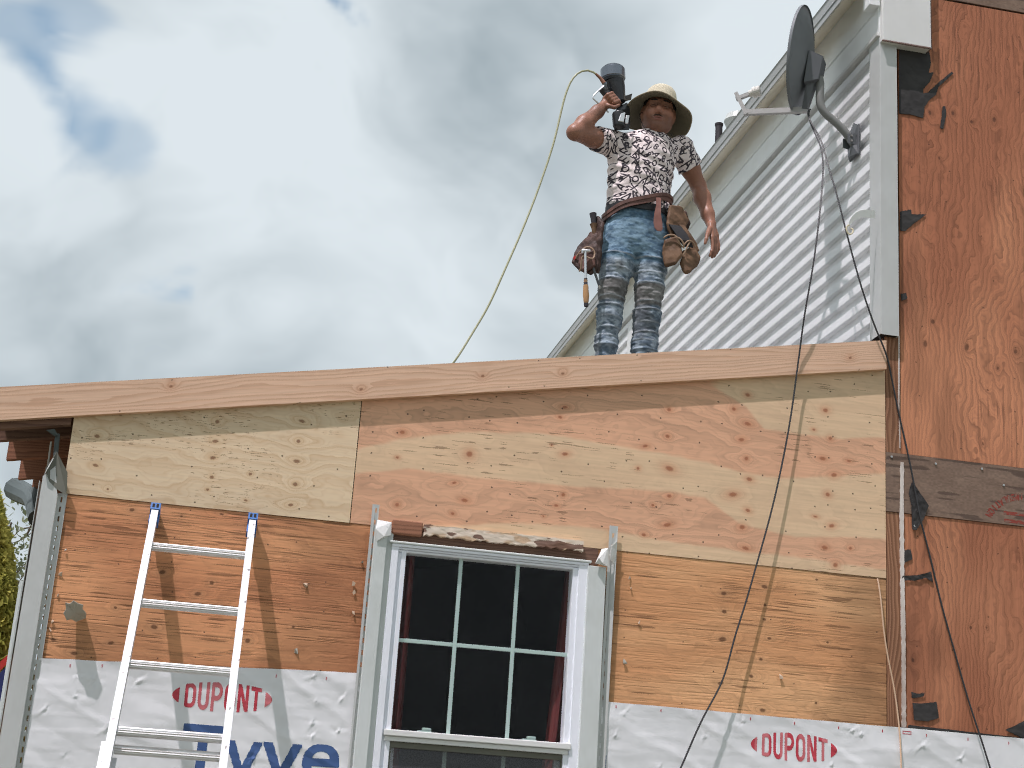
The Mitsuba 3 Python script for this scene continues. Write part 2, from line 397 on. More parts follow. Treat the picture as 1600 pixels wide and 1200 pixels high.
scene['glass'] = {'type': 'thindielectric', 'int_ior': 1.21}
mat('screen_wire', (.13, .13, .14), .6)
mat('nail_steel', (.55, .53, .50), .35, 1.0)
mat('shingle', lambda p, n, uv: mix((.06, .055, .05), (.14, .13, .12), noise(p[0] * 40, p[1] * 40, p[2] * 40)), .9)
mat('deck_felt', (.11, .11, .11), .85)
mat('grass', lambda p, n, uv: mix((.10, .108, .075), (.17, .168, .13), fbm(p[0] * 2, p[1] * 2, 1.)), .9)
mat('dark_gap', (.02, .017, .015), .9)
mat('peeled_wood', lambda p, n, uv: mix(mix((.62, .53, .43), (.50, .36, .24), smoothstep(.45, .62, fbm(p[0] * 16, p[2] * 40, 2.))), (.13, .06, .04), smoothstep(.60, .64, fbm(p[0] * 11 + 3, p[2] * 34, 8.)) * .9), .8)
mat('tyvek', lambda p, n, uv: mix((.72, .725, .73), (.66, .665, .67), fbm(p[0] * 30, p[2] * 30, 4.)), .42, spec=.4)
mat('print_red', lambda p, n, uv: mix((.47, .045, .065), (.60, .26, .27), smoothstep(.58, .75, noise(p[0] * 26, p[2] * 4, 3.)) * .5), .5)
mat('print_blue', lambda p, n, uv: mix((.035, .075, .20), (.055, .11, .26), fbm(p[0] * 14, p[2] * 14, 3.)), .5)
mat('print_black', (.03, .03, .03), .6)
mat('print_rust', lambda p, n, uv: mix((.22, .045, .03), (.19, .10, .075), smoothstep(.5, .75, noise(p[0] * 90, p[2] * 110, 5.))), .8)
mat('dark_plastic_pipe', (.035, .03, .035), .5); mat('dark_trim', (.16, .10, .085), .6); mat('cord_cream', (.62, .56, .40), .7)
mat('dish_gray', lambda p, n, uv: mix((.19, .205, .215), (.145, .155, .165), fbm(p[0] * 9, p[1] * 9, p[2] * 9)), .55, spec=.35)
mat('dish_arm', (.36, .355, .34), .45, spec=.4); mat('dish_dark', (.10, .107, .113), .5); mat('dish_mast', (.20, .205, .195), .45, spec=.4); mat('feed_white', (.60, .58, .53), .45)
mat('cable_black', (.030, .029, .030), .45); mat('wire_tan', (.58, .40, .27), .55)
mat('aluminium_rail', lambda p, n, uv: mix((.60, .61, .62), (.20, .18, .17), smoothstep(.70, .78, fbm(p[0] * 60, p[1] * 34, p[2] * 42)) * .85 + .15 * noise(p[0] * 11, p[2] * 300)), .42, .45)
mat('aluminium_rung', lambda p, n, uv: mix((.74, .73, .72), (.50, .47, .44), smoothstep(.5, .8, noise(p[0] * 14, p[1] * 200, p[2] * 200)) * .7), .38, .8)
mat('blue_plastic', (.035, .13, .36), .4)
mat('bark', lambda p, n, uv: mix((.09, .07, .05), (.17, .14, .11), noise(p[0] * 40, p[1] * 40, p[2] * 12)), .9)
def leafmat(name, a, b, tr):
    scene[name] = {'type': 'principledthin', 'base_color': proc(lambda p, n, uv: mix(a, b, smoothstep(.3, .7, fbm(p[0] * 5, p[1] * 5, p[2] * 5)) * .7 + .3 * noise(p[0] * 33, p[1] * 33, p[2] * 33))), 'roughness': .6, 'diff_trans': tr, 'spec_trans': 0.0}
leafmat('leaf_gold', (.30, .30, .06), (.62, .56, .16), .9); leafmat('leaf_pale', (.16, .19, .11), (.26, .28, .17), .7); leafmat('leaf_green', (.035, .06, .015), (.08, .11, .03), .6)
mat('flag_red', (.45, .03, .025), .7); mat('flag_blue', (.02, .03, .12), .7)
HEADC = at(1029, 176.5, .44)


def c_skin(p, n, uv):
    c = mix((.30, .145, .092), (.23, .10, .065), fbm(p[0] * 22, p[1] * 22, p[2] * 22)) * (.92 + .16 * noise(p[0] * 200, p[1] * 200, p[2] * 200))
    x, y, z = p[0] - float(HEADC[0]), p[1] - float(HEADC[1]), p[2] - float(HEADC[2]); x = x - .11 * z
    face = smoothstep(.02, -.03, y + .22 * x) * smoothstep(-.15, -.12, z) * smoothstep(.12, .1, z)
    sock = dr.exp(-(dr.square((dr.abs(x) - .033) / .020) + dr.square((z + .003) / .012)))
    beard = smoothstep(-.045, -.062, z) * .55 * (1 - dr.exp(-(dr.square(x / .030) + dr.square((z + .075) / .010)))) * (.7 + .6 * noise(p[0] * 320, p[1] * 320, p[2] * 320))
    c = mix(c, (.075, .040, .030), face * dr.clip(.62 * sock + .62 * beard, 0, 1))
    cheek = dr.exp(-(dr.square((dr.abs(x) - .045) / .022) + dr.square((z + .035) / .02))) + dr.exp(-(dr.square(x / .016) + dr.square((z + .036) / .014)))
    return mix(c, (.46, .21, .145), face * dr.clip(cheek, 0, 1) * .75)


mat('skin', c_skin, .45, spec=.4)
mat('eye_white', (.20, .16, .14), .3); mat('eye_dark', (.02, .012, .008), .15); mat('hair_dark', (.014, .011, .010), .6); mat('lips', (.26, .10, .08), .45)
mat('hat_khaki', lambda p, n, uv: mix((.58, .53, .40), (.50, .45, .33), fbm(p[0] * 40, p[1] * 40, p[2] * 40)), .85); mat('hat_lining', lambda p, n, uv: mix((.20, .18, .125), (.16, .145, .10), noise(p[0] * 200, p[1] * 200, p[2] * 200)), .9); mat('hat_edge', (.30, .25, .17), .85)


def glyphs(u, v, c, seed):
    """Scrawled letters: in each cell a turned ring, hook, cross, zigzag or bar, drawn with a marker's width."""
    iu, iv = dr.floor(u / c), dr.floor(v / c); ink = mi.Float(0)
    r = cell_rand(iu, iv, seed); t = cell_rand(iu, iv, seed + 1); a = (t - .5) * 2.4
    x, y = u / c - iu - .5, v / c - iv - .5; x, y = x * dr.cos(a) - y * dr.sin(a), (x * dr.sin(a) + y * dr.cos(a)) * .8
    rr = dr.sqrt(x * x + y * y); W = .066
    seg = lambda ax, ay, bx, by: (lambda h: dr.sqrt(dr.square(x - ax - h * (bx - ax)) + dr.square(y - ay - h * (by - ay))))(dr.clip(((x - ax) * (bx - ax) + (y - ay) * (by - ay)) / ((bx - ax)**2 + (by - ay)**2), 0, 1))
    ring = lambda cx, cy, q: dr.abs(dr.sqrt(dr.square(x - cx) + dr.square(y - cy)) - q)
    d = dr.select(r < .2, ring(0, 0, .25), dr.select(r < .38, dr.minimum(ring(0, .14, .15), ring(.03, -.15, .16)), dr.select(r < .55, dr.minimum(dr.minimum(seg(-.3, -.35, -.25, .35), seg(-.25, .35, .25, -.35)), seg(.25, -.35, .3, .35)),
        dr.select(r < .72, dr.minimum(dr.minimum(seg(-.2, -.4, -.2, .4), seg(-.2, .4, .25, .35)), dr.minimum(seg(-.2, .02, .2, .0), seg(-.2, -.38, .28, -.4))), dr.select(r < .87, dr.minimum(seg(-.3, -.4, 0, .4), dr.minimum(seg(0, .4, .3, -.4), seg(-.16, -.08, .16, -.08))), dr.minimum(seg(-.25, -.35, .25, .35), seg(-.25, .35, .25, -.35)))))))
    return 1 - smoothstep(W * .75, W * 1.25, d)


def c_shirt(p, n, uv):
    u, v = p[0] + .35 * p[1], p[2] + .10 * p[0] - .05 * p[1]
    du, dv = .016 * (noise(u * 17, v * 17, 2.) - .5), .022 * (noise(u * 15 + 9, v * 15, 5.) - .5)
    k = dr.maximum(glyphs(u + du, v + dv, .047, 11), glyphs(u * .92 + v * .38 + .017 + dv, v * .92 - u * .38 + .011 + du, .052, 23) * (cell_rand(dr.floor((u + v) / .05), dr.floor((v - u) / .05), 3) < .5))
    base = mix((.78, .70, .68), (.70, .60, .58), fbm(u * 9, v * 9, 3.))
    return mix(base, (.05, .043, .052), k)


mat('shirt', c_shirt, .85, spec=.2)


def c_denim(p, n, uv):
    x, z = p[0], p[2]
    f = .45 * fbm(x * 14, z * 22, p[1] * 14) + .55 * fbm(x * 48, z * 80, p[1] * 48)
    c = mix((.070, .125, .185), (.17, .26, .33), smoothstep(.36, .64, f))
    zt, zk, zb = DEN; cr = 1 - dr.abs(2 * fbm(x * 22, z * 34, p[1] * 20) - 1)
    gray = smoothstep(zt, zt - .03, z) * .75
    c = mix(c, mix((.10, .125, .15), (.30, .34, .37), smoothstep(.38, .66, f)), gray)
    dirt = smoothstep(zk + .055, zk + .035, z) * smoothstep(zk - .07, zk - .05, z) + .7 * smoothstep(.55, .7, fbm(x * 7, z * 7, 6.)) * gray
    c = mix(c, mix((.07, .058, .045), (.21, .175, .13), f), dr.clip(dirt, 0, 1) * .65)
    for zz in SEAMZ_:
        c = mix(c, (.33, .36, .38), dr.exp(-dr.square((z + .010 * (noise(x * 9, 3., 1.) - .5) - zz) / .0042)) * .55)
    return c * (.80 + .40 * fbm(x * 90, z * 240, p[1] * 90)) * (.80 + .35 * smoothstep(.5, .95, cr))


DEN = [float(at(985, 412, .46)[2]), float(at(985, 462, .46)[2]), float(at(985, 540, .46)[2])]
SEAMZ_ = [float(at(985, py, .46)[2]) for py in (408, 430, 447, 474, 486, 505, 520, 533)]
mat('denim', c_denim, .85, spec=.2)


def leather(a, b, seed): return lambda p, n, uv: mix(a, b, smoothstep(.3, .7, fbm(p[0] * 26, p[1] * 26, p[2] * 26 + seed)) * .8 + .2 * noise(p[0] * 160, p[1] * 160, p[2] * 160))


mat('leather_tan', leather((.10, .055, .03), (.20, .115, .065), 1.), .65, spec=.35); mat('leather_dark', leather((.035, .02, .016), (.085, .045, .034), 4.), .6, spec=.35); mat('leather_belt', leather((.07, .032, .024), (.14, .065, .048), 7.), .55, spec=.4)
mat('leather_pink', leather((.24, .105, .085), (.30, .14, .115), 9.), .6); mat('leather_edge', (.30, .20, .13), .6); mat('leather_black', (.015, .014, .015), .5); mat('boot_leather', leather((.05, .035, .025), (.09, .06, .04), 3.), .7)
mat('chrome', (.70, .70, .70), .34, 1.0); mat('gun_gray', (.085, .10, .12), .35, .6); mat('gun_steel', (.20, .22, .25), .25, .85); mat('gun_black', (.020, .021, .024), .32, spec=.5); mat('gun_rubber', (.03, .03, .032), .6)
mat('tool_wood', lambda p, n, uv: mix((.46, .27, .12), (.36, .18, .075), noise(p[0] * 300, p[1] * 300, p[2] * 18)), .4, spec=.5)
mat('hose_green', (.36, .36, .22), .5); mat('hose_end', (.22, .10, .06), .5)
mat('strip_white', (.85, .85, .84), .4)
# ------------------------------------------------------------------ ground
lab(put('ground', grid_mesh(np.linspace(-1500, 1500, 7), np.linspace(-1500, 1500, 7), lambda X, Z: X * 0).apply_transform(np.array([[1, 0, 0, 0], [0, 0, 1, 0], [0, -1, 0, 0], [0, 0, 0, 1.0]])), 'grass'),
    'mown grass lawn around the house', None, None, 'structure')
scene['ground']['to_world'] = T().scale([1, 1, 1])

# ------------------------------------------------------------------ the single-storey extension
EXT = thing('house_extension', 'low lean-to extension clad in bare pale and brown plywood, with a white window', 'house extension')
XL, XS, XR = -0.685, 0.502, 2.945                       # left corner, panel seam, joint with the main house
ra, rb = at(2, 604.5, -.032), at(1385, 531.5, -.032)
SL = (rb[2] - ra[2]) / (rb[0] - ra[0])
def roof_z(x): return ra[2] + SL * (x - ra[0])
rw = 0.5 * ((ra[2] - at(2, 657, -.032)[2]) + (rb[2] - at(1385, 577, -.032)[2]))
ZS = 2.80
def panel(name, poly, y0, y1, m, text=None):
    k = put(name, prism_y(poly, y0, y1), m); labels[k] = {}
    return lab(k, text)
panel(EXT + '__plywood_panel', Polygon([(XL, ZS), (XS - .0018, ZS), (XS - .0018, roof_z(XS) - .02), (XL, roof_z(XL) - .02)]), 0, .012, 'ply_new_left', 'new pale yellow plywood panel with dark oval knots')
panel(EXT + '__plywood_panel', Polygon([(XS + .0018, ZS), (XR, ZS), (XR, roof_z(XR) - .02), (XS + .0018, roof_z(XS) - .02)]), 0.0012, .0132, 'ply_new_right', 'new pinkish banded plywood panel with many round knots')
WL, WR = at(590, 1050, 0)[0], at(916, 1050, 0)[0]        # window opening
panel(EXT + '__plywood_panel', sbox(XL, .35, WL, ZS - .002), .004, .016, 'ply_old_left', 'old brown plywood panel left of the window')
panel(EXT + '__plywood_panel', sbox(WR, .35, XR, ZS - .002), .004, .016, 'ply_old_right', 'old cracked tan plywood panel right of the window')
put(EXT + '__foundation', bx(XL, XR, .02, .2, -.05, .36), 'vinyl_post')
# rake board along the sloping edge of the roof
def sloped(x0, x1, dz0, dz1, y0, y1): return prism_y(Polygon([(x0, roof_z(x0) + dz0), (x1, roof_z(x1) + dz0), (x1, roof_z(x1) + dz1), (x0, roof_z(x0) + dz1)]), y0, y1)
XT = -1.30
k = put(EXT + '__rake_board', sloped(XT, rb[0], -rw, 0, -.032, -.0015), 'lumber_new'); lab(k, 'long new pinkish lumber board along the sloping roof edge')
def under_rafter(px, py, drop=.172):
    d = ray(px, py); t = (roof_z(0) - drop - CAM[2] + SL * CAM[0]) / (d[2] - SL * d[0]); return CAM + d * t
tails = [under_rafter(-4, 688), under_rafter(9.5, 718), under_rafter(28, 748), under_rafter(47, 779)]
XE = tails[1][0]
put(EXT + '__roof_deck', sloped(XE - .004, XR - .01, -.030, -.012, 0.0, 5.2), 'deck_felt')
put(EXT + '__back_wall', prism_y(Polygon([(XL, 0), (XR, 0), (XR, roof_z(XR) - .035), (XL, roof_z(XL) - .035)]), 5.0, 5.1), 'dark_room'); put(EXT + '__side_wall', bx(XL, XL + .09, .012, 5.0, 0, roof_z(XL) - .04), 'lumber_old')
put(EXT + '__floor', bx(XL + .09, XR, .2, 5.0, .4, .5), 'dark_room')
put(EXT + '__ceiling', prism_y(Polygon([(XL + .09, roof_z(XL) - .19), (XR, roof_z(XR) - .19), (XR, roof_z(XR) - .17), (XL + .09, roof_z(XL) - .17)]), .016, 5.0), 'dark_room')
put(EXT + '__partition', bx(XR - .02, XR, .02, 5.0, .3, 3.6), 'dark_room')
# rafter tails seen under the eave at the left
for i, (tp, m) in enumerate(zip(tails, ('lumber_weathered', 'lumber_old', 'lumber_old', 'lumber_old'))):
    yy, xt = tp[1], tp[0]
    put(EXT + '__rafter_tail', prism_y(Polygon([(xt, roof_z(xt) - .032), (XL + .02, roof_z(XL + .02) - .032), (XL + .02, roof_z(XL + .02) - .172), (xt, roof_z(xt) - .172)]), yy, yy + .04), m)
put(EXT + '__rafter', sloped(XT + .10, XL - .01, -.172, -.032, .0005, .04), 'lumber_weathered')

# vinyl corner post at the left corner, its top torn off
pl, pr, fl = at(93, 783, -.03), at(105, 783, -.002), at(61, 783, -.03)
cx0, cx1, fx1 = fl[0] - .012, pr[0] - .038, pr[0] - .003
zt0 = at(88, 760, -.03)[2]
ptop = [(cx0 + .012, at(78, 745, -.03)[2]), (cx0 + .055, at(80, 728, -.03)[2]), (cx1 - .004, at(101, 770, -.03)[2]), (cx1, at(103, 775, -.03)[2])]
CP = put(EXT + '__corner_post', cat(prism_y(Polygon([(cx0, 0.1), (cx1, 0.1)] + ptop[::-1]), -.034, -.031), bx(cx0 - .0, cx0 + .003, -.031, .09, .1, ptop[0][1] - .02), bx(cx1 - .003, cx1, -.031, -.002, .1, ptop[3][1])), 'vinyl_post')
lab(CP, 'grey-white vinyl corner post with a torn top')
put(CP + '__return_bead', bx(cx0 - .014, cx0 - .001, -.026, .05, .1, at(48, 812, -.02)[2] - .25), 'vinyl_trim')
# nail flange with slots
zf = at(106, 772, -.002)[2]
slots = [sbox(fx1 - .024, z, fx1 - .017, z + .022) for z in np.arange(.2, zf - .03, .040)]
fk = put(CP + '__nail_flange', prism_y(sbox(cx1 - .001, .1, fx1, zf).difference(unary_union(slots)), -.006, -.0035), 'vinyl_post'); lab(fk, 'slotted nail flange of the corner post')
# torn shred: bent vinyl flap standing up from the post's top
a = [at(89, 706, -.02), at(105, 738, -.045), at(104, 774, -.036), at(90, 765, -.0365), at(77, 752, -.0355), at(71, 732, -.045), at(82, 718, -.05)]
tri = trimesh.Trimesh(np.array(a), [[0, 2, 1], [0, 3, 2], [0, 4, 3], [0, 5, 4], [0, 6, 5]], process=False)
def thick(m, t=.002):
    m2 = m.copy(); m.merge_vertices(); n = m.vertex_normals; v = np.vstack([m.vertices, m.vertices - n * t]); f = np.vstack([m.faces, m.faces[:, ::-1] + len(m.vertices)])
    e = m.edges_sorted; u, c = np.unique(e, axis=0, return_counts=True); nv = len(m.vertices); s = []
    for p, q in u[c == 1]: s += [[p, q, q + nv], [p, q + nv, p + nv]]
    return trimesh.Trimesh(v, np.vstack([f, np.array(s)]), process=False)
lab(put(CP + '__torn_flap', thick(tri), 'vinyl_torn'), 'torn and bent grey flap at the top of the corner post')
put(CP + '__curled_shard', thick(trimesh.Trimesh(np.array([at(79, 722, -.03), at(84, 716, -.05), at(75, 732, -.06), at(70, 741, -.05), at(73, 737, -.02)]), [[0, 1, 2], [0, 2, 3], [0, 3, 4]], process=False)), 'vinyl_white')
# remains of the inner post channel above
p_ = [at(84, 715, .02), at(87, 690, .03), at(90, 672, .03)]
put(CP + '__inner_channel', cat(tube([at(86, 724, .01), at(88, 700, .02), at(90, 678, .02)], .011, 6), hull([at(72, 672, .0), at(85, 670, -.01), at(91, 680, -.01), at(84, 681, 0), at(78, 676, .01)])), 'vinyl_gray_green')
put(CP + '__channel_edge', tube([at(80, 690, .0), at(77, 712, .0), at(74, 735, 0)], .004, 6), 'vinyl_torn')
# downspout elbow, grey green, beyond the corner
dw = [at(24, 764, 1.9), at(40, 772, 1.7), at(54, 785, 1.2), at(58, 810, .9), at(54, 850, .7), at(40, 930, .6), at(20, 1060, .5)]
DS = put(EXT + '__downspout', tube(spline(dw[:4], 6), np.linspace(.062, .042, 19), 10), 'vinyl_gray_green'); lab(DS, 'grey-green downspout elbow under the eave')
put(EXT + '__corner_batten', bx(XL - .10, XL - .055, .02, .07, at(30, 985, .04)[2] - .1, at(52, 812, .04)[2]), 'vinyl_trim')

# ---- window
def xw(px, y, py=1050): return at(px, py, y)[0]
zh = lambda px, py, y: at(px, py, y)[2]
WIN = EXT + '__window'; labels[WIN] = {}; lab(WIN, 'white double-hung window with six panes in the upper sash and dark red curtains')
gx0, gx1, gz1, gz0 = xw(618, .0), xw(885, .0), zh(760, 874, .0), .75
fx0, fx1_ = xw(595, -.03), xw(911, -.03)
zhead = zh(760, 860, -.03) - .012
rail_t, rail_b = zh(740, 1150, -.02), zh(740, 1160, -.02)
put(WIN + '__frame', cat(
    bx(fx0, xw(606, -.03), -.030, .05, .7, zhead), bx(xw(606, -.012), xw(612, -.012), -.012, .05, .7, zhead - .03), bx(xw(611.5, -.02), gx0, -.020, .05, .7, gz1),
    bx(xw(895, -.02), fx1_, -.030, .05, .7, zhead), bx(gx1, xw(895.5, -.02), -.020, .05, .7, gz1),
    bx(fx0, fx1_, -.034, .05, zhead - .010, zhead + .002), bx(fx0, fx1_, -.026, .05, zhead - .019, zhead - .011), bx(xw(606, -.012), xw(900, -.012), -.018, .05, zhead - .029, zhead - .020), bx(gx0 - .02, gx1 + .02, -.012, .05, gz1, zhead - .030)), 'vinyl_window')
put(WIN + '__head_cap', cat(bx(fx0 - .012, fx1_ + .012, -.040, .02, zhead + .002, zhead + .013, .003)), 'vinyl_trim')
put(WIN + '__meeting_rail', cat(bx(xw(600, -.03, 1142), xw(893, -.03, 1142), -.040, .045, rail_b, rail_t, .003), bx(xw(602, -.03, 1142), xw(890, -.03, 1142), -.028, .02, rail_b - .020, rail_b - .001)), 'vinyl_white')
mz = zh(760, 1012, .002); nx = [xw(707.5, .002), xw(799, .002)]
# panes and grille bars; the bars sit in the gap between the two sheets of glass
xs = [gx0] + nx + [gx1]
for zlo, zhi in ((rail_t, mz), (mz, gz1)):
    for i in range(3):
        put(WIN + '__pane', trimesh.Trimesh([[xs[i], 0, zlo], [xs[i + 1], 0, zlo], [xs[i + 1], 0, zhi], [xs[i], 0, zhi]], [[0, 1, 2], [0, 2, 3]], process=False), 'glass')
for x in nx: put(WIN + '__muntin', bx(x - .0085, x + .0085, .004, .010, rail_t, gz1), 'muntin')
put(WIN + '__muntin', cat(*[bx(xs[i] + (.0085 if i else 0), xs[i + 1] - (.0085 if i < 2 else 0), .0045, .0095, mz - .0085, mz + .0085) for i in range(3)]), 'muntin')
# lower sash, set back, behind an insect screen
for a_, b_ in ((gx0, gx0 + .025), (gx1 - .025, gx1)): put(WIN + '__sash_stile', bx(a_, b_, .03, .06, .7, rail_t), 'vinyl_window')
put(WIN + '__pane', trimesh.Trimesh([[gx0, .045, .7], [gx1, .045, .7], [gx1, .045, rail_b], [gx0, .045, rail_b]], [[0, 1, 2], [0, 2, 3]], process=False), 'glass')
for x in nx: put(WIN + '__muntin', bx(x - .0085, x + .0085, .049, .055, .7, rail_b - .02), 'muntin')
put(WIN + '__screen_frame', cat(bx(gx0 - .005, gx1 + .005, -.010, .0, rail_b - .045, rail_b - .021), bx(gx0 - .006, gx0 + .007, -.010, 0, .7, rail_b - .045), bx(gx1 - .007, gx1 + .006, -.010, 0, .7, rail_b - .045)), 'vinyl_torn')
wires = []
def wire(x0, x1, z0, z1): wires.append(([[x0, -.004, z0], [x1, -.004, z0], [x1, -.004, z1], [x0, -.004, z1]]))
for x in np.arange(gx0 + .007, gx1 - .007, .0020): wire(x, x + .0005, .72, rail_b - .045)
for z in np.arange(.95, rail_b - .046, .0020): wire(gx0 + .007, gx1 - .007, z, z + .0005)
wv = np.array(wires).reshape(-1, 3); wf = np.arange(len(wires))[:, None, None] * 4 + np.array([[0, 1, 2], [0, 2, 3]])[None]
k = put(WIN + '__insect_screen', trimesh.Trimesh(wv, wf.reshape(-1, 3), process=False), 'screen_wire'); lab(k, 'fine grey wire mesh over the lower sash', kind='stuff')
for px, py in ((662, 1144), (825, 1159)):
    c = at(px, py, .05); zb = rail_t
    put(WIN + '__sash_lock', cat(bx(c[0] - .032, c[0] + .028, .014, .040, zb, zb + .008, .003), bx(c[0] - .012, c[0] + .026, .014, .034, zb + .008, zb + .020, .004)), 'lock_green')
put(WIN + '__sill', bx(fx0, fx1_, -.05, .05, .66, .70), 'vinyl_white')
# curtains hanging inside
def curtain(x0, x1, xb, name, lean):
    zz = np.linspace(.8, gz1 + .08, 24); t = np.linspace(0, 1, 40); v = []
    for z in zz:
        s = (gz1 - z) / (gz1 - .8)
        xa, xz = x0 + lean[0] * s, x1 + lean[1] * s
        v += [[xa + (xz - xa) * u, .14 + .022 * math.sin(u * 22 + .6 * s) + .01 * math.sin(u * 47), z] for u in t]
    n = len(t); i, j = np.meshgrid(np.arange(len(zz) - 1), np.arange(n - 1), indexing='ij'); b = i * n + j
    q = np.stack([b, b + 1, b + n + 1, b + n], -1).reshape(-1, 4)
    lab(put(name, trimesh.Trimesh(np.array(v), np.vstack([q[:, [0, 1, 2]], q[:, [0, 2, 3]]]), process=False), 'curtain', smooth=True), 'dark red curtain drawn to the side behind the glass')
curtain(gx0 - .05, gx0 + .058, 0, WIN + '__curtain', (0, .01)); curtain(gx1 + .005, gx1 + .14, 0, WIN + '__curtain', (-.125, 0))
# blackout of the room's depth: an inner wall close behind, as in a narrow utility room
# vinyl trim channels left and right of the window
tl0, tl1 = xw(565.5, -.045), xw(586, -.045)
ztl = zh(600, 822, -.045)
TRL = put(WIN + '__side_trim', cat(bx(tl0, tl1, -.046, -.002, .35, ztl), bx(tl1, xw(595.5, -.02), -.022, -.002, .35, ztl - .02)), 'vinyl_trim'); lab(TRL, 'grey-white vinyl trim channel left of the window')
put(WIN + '__crumpled_end', hull([at(590, 812, -.03), at(612, 816, -.035), at(610, 833, -.02), at(588, 846, -.052), at(587, 826, -.058), at(600, 838, -.06), at(611, 836, -.04)]), 'vinyl_white')
tr0, tr1 = xw(911, -.045), xw(939.5, -.045)
ztr = zh(935, 885, -.045)
TRR = put(WIN + '__side_trim', cat(bx(tr0, tr1, -.046, -.002, .35, ztr)), 'vinyl_trim'); lab(TRR, 'grey-white vinyl trim channel right of the window')
put(WIN + '__crumpled_end', hull([at(930, 880, -.06), at(940, 858, -.05), at(950, 856, -.055), at(953, 866, -.04), at(951, 886, -.06), at(942, 880, -.08), at(936, 872, -.08)]), 'vinyl_white')
def flange(name, x0, x1, z1, y, lean, m):
    sl = [sbox(x0 + (x1 - x0) * .45, z, x0 + (x1 - x0) * .72, z + .020) for z in np.arange(.4, z1 - .03, .05)]
    me = prism_y(sbox(x0, .35, x1, z1).difference(unary_union(sl)), y - .0025, y)
    v = me.vertices; s = np.clip((v[:, 2] - lean[0]) / .1, 0, None); v[:, 0] += lean[1] * s; v[:, 1] += lean[2] * s; me.vertices = v
    return put(name, me, m)
flange(WIN + '__nail_flange', xw(557, -.012), xw(568, -.012), zh(585, 789, -.012), -.010, (2.70, .0, -.008), 'vinyl_post')
flange(WIN + '__nail_flange', xw(935, -.012), xw(948.5, -.012), zh(965, 823, -.012), -.010, (2.74, .010, -.006), 'vinyl_post')
put(WIN + '__bent_tab', thick(trimesh.Trimesh(np.array([at(955, 853, -.04), at(964, 845, -.035), at(963, 862, -.02), at(960, 884, -.015), at(953, 874, -.04)]), [[0, 1, 2], [0, 2, 4], [4, 2, 3]], process=False)), 'vinyl_white')
put(WIN + '__header_block', bx(xw(613, -.03, 820), xw(661, -.03, 820), -.030, .004, zh(640, 836, -.03), zh(640, 814, -.03), .004), 'lumber_old')
# the split and peeling header board
rng = np.random.default_rng(4)
hx0, hx1 = xw(662.5, -.03, 830), xw(912, -.03, 850); xs_ = np.linspace(hx0, hx1, 60)
ztop = np.interp(xs_, [hx0, hx1], [zh(664, 819, -.03), zh(911, 845, -.03)]) + rng.normal(0, .0012, 60)
zbot = np.interp(xs_, [hx0, hx1], [zh(664, 836, -.03), zh(911, 861, -.03)]) + .006 * np.abs(np.sin(xs_ * 31)) * rng.random(60) + rng.normal(0, .002, 60)
hb = prism_y(Polygon(list(zip(xs_, zbot)) + list(zip(xs_[::-1], ztop[::-1]))), -.028, .004)
hb = hb.subdivide_to_size(.014); hb.vertices[:, 1] -= np.where(hb.vertices[:, 1] < 0, .005 * (meshkit.fbm(hb.vertices * np.array([30, 1, 60]), 3, 2) - .5), 0)
lab(put(WIN + '__header_board', hb, 'peeled_wood', smooth=20), 'split whitish header board with peeling paint above the window')
put(WIN + '__header_gap', bx(xw(600, 0, 850), xw(935, 0, 860), .001, .03, zhead, ZS - .002), 'lumber_weathered')

# torn remains of foam and nails on the old sheathing
mat('foam_scrap', (.42, .40, .34), .8); mat('foam_scrap_tan', (.50, .37, .26), .8)
def scrap(px, py, s, m, y=.004, off=.012, nm='__fastener_scrap'):
    c = at(px, py, y); r = np.random.default_rng(int(px * 7 + py))
    pts = c + np.array([0, -off * .5, 0]) + (r.random((9, 3)) - .5) * np.array([s, off, s * 1.25])
    return put(EXT + nm, hull(pts), m)
fp = [at(119, 971, .003), at(127, 968, .003), at(134, 965, .003), at(135, 958, -.045), at(129, 951, -.075), at(130, 945, -.10), at(121, 942, -.112), at(115, 938, -.118), at(109, 943, -.112), at(102, 941, -.112), at(103, 951, -.095), at(99, 958, -.082), at(104, 969, -.040), at(111, 967, -.02)]
lab(put(EXT + '__flashing_scrap', thick(trimesh.Trimesh(np.array(fp + [np.mean(fp, axis=0) + [0, .01, -.004]]), [[14, (q + 1) % 14, q] for q in range(14)], process=False)), 'foam_scrap'), 'torn grey flap of material standing off the old plywood left of the ladder')
for px, py, s in ((95, 897, .02), (91, 930, .014), (83, 972, .016), (79, 984, .016), (477, 914, .022), (462, 1017, .022), (1220, 1056, .026), (553, 913, .02), (552, 926, .02), (552, 958, .016), (983, 903, .018), (984, 920, .014), (976, 1034, .02), (998, 972, .016), (566, 877, .014), (103, 860, .012)):
    scrap(px, py, s, 'foam_scrap_tan' if (px + py) % 3 else 'foam_scrap')

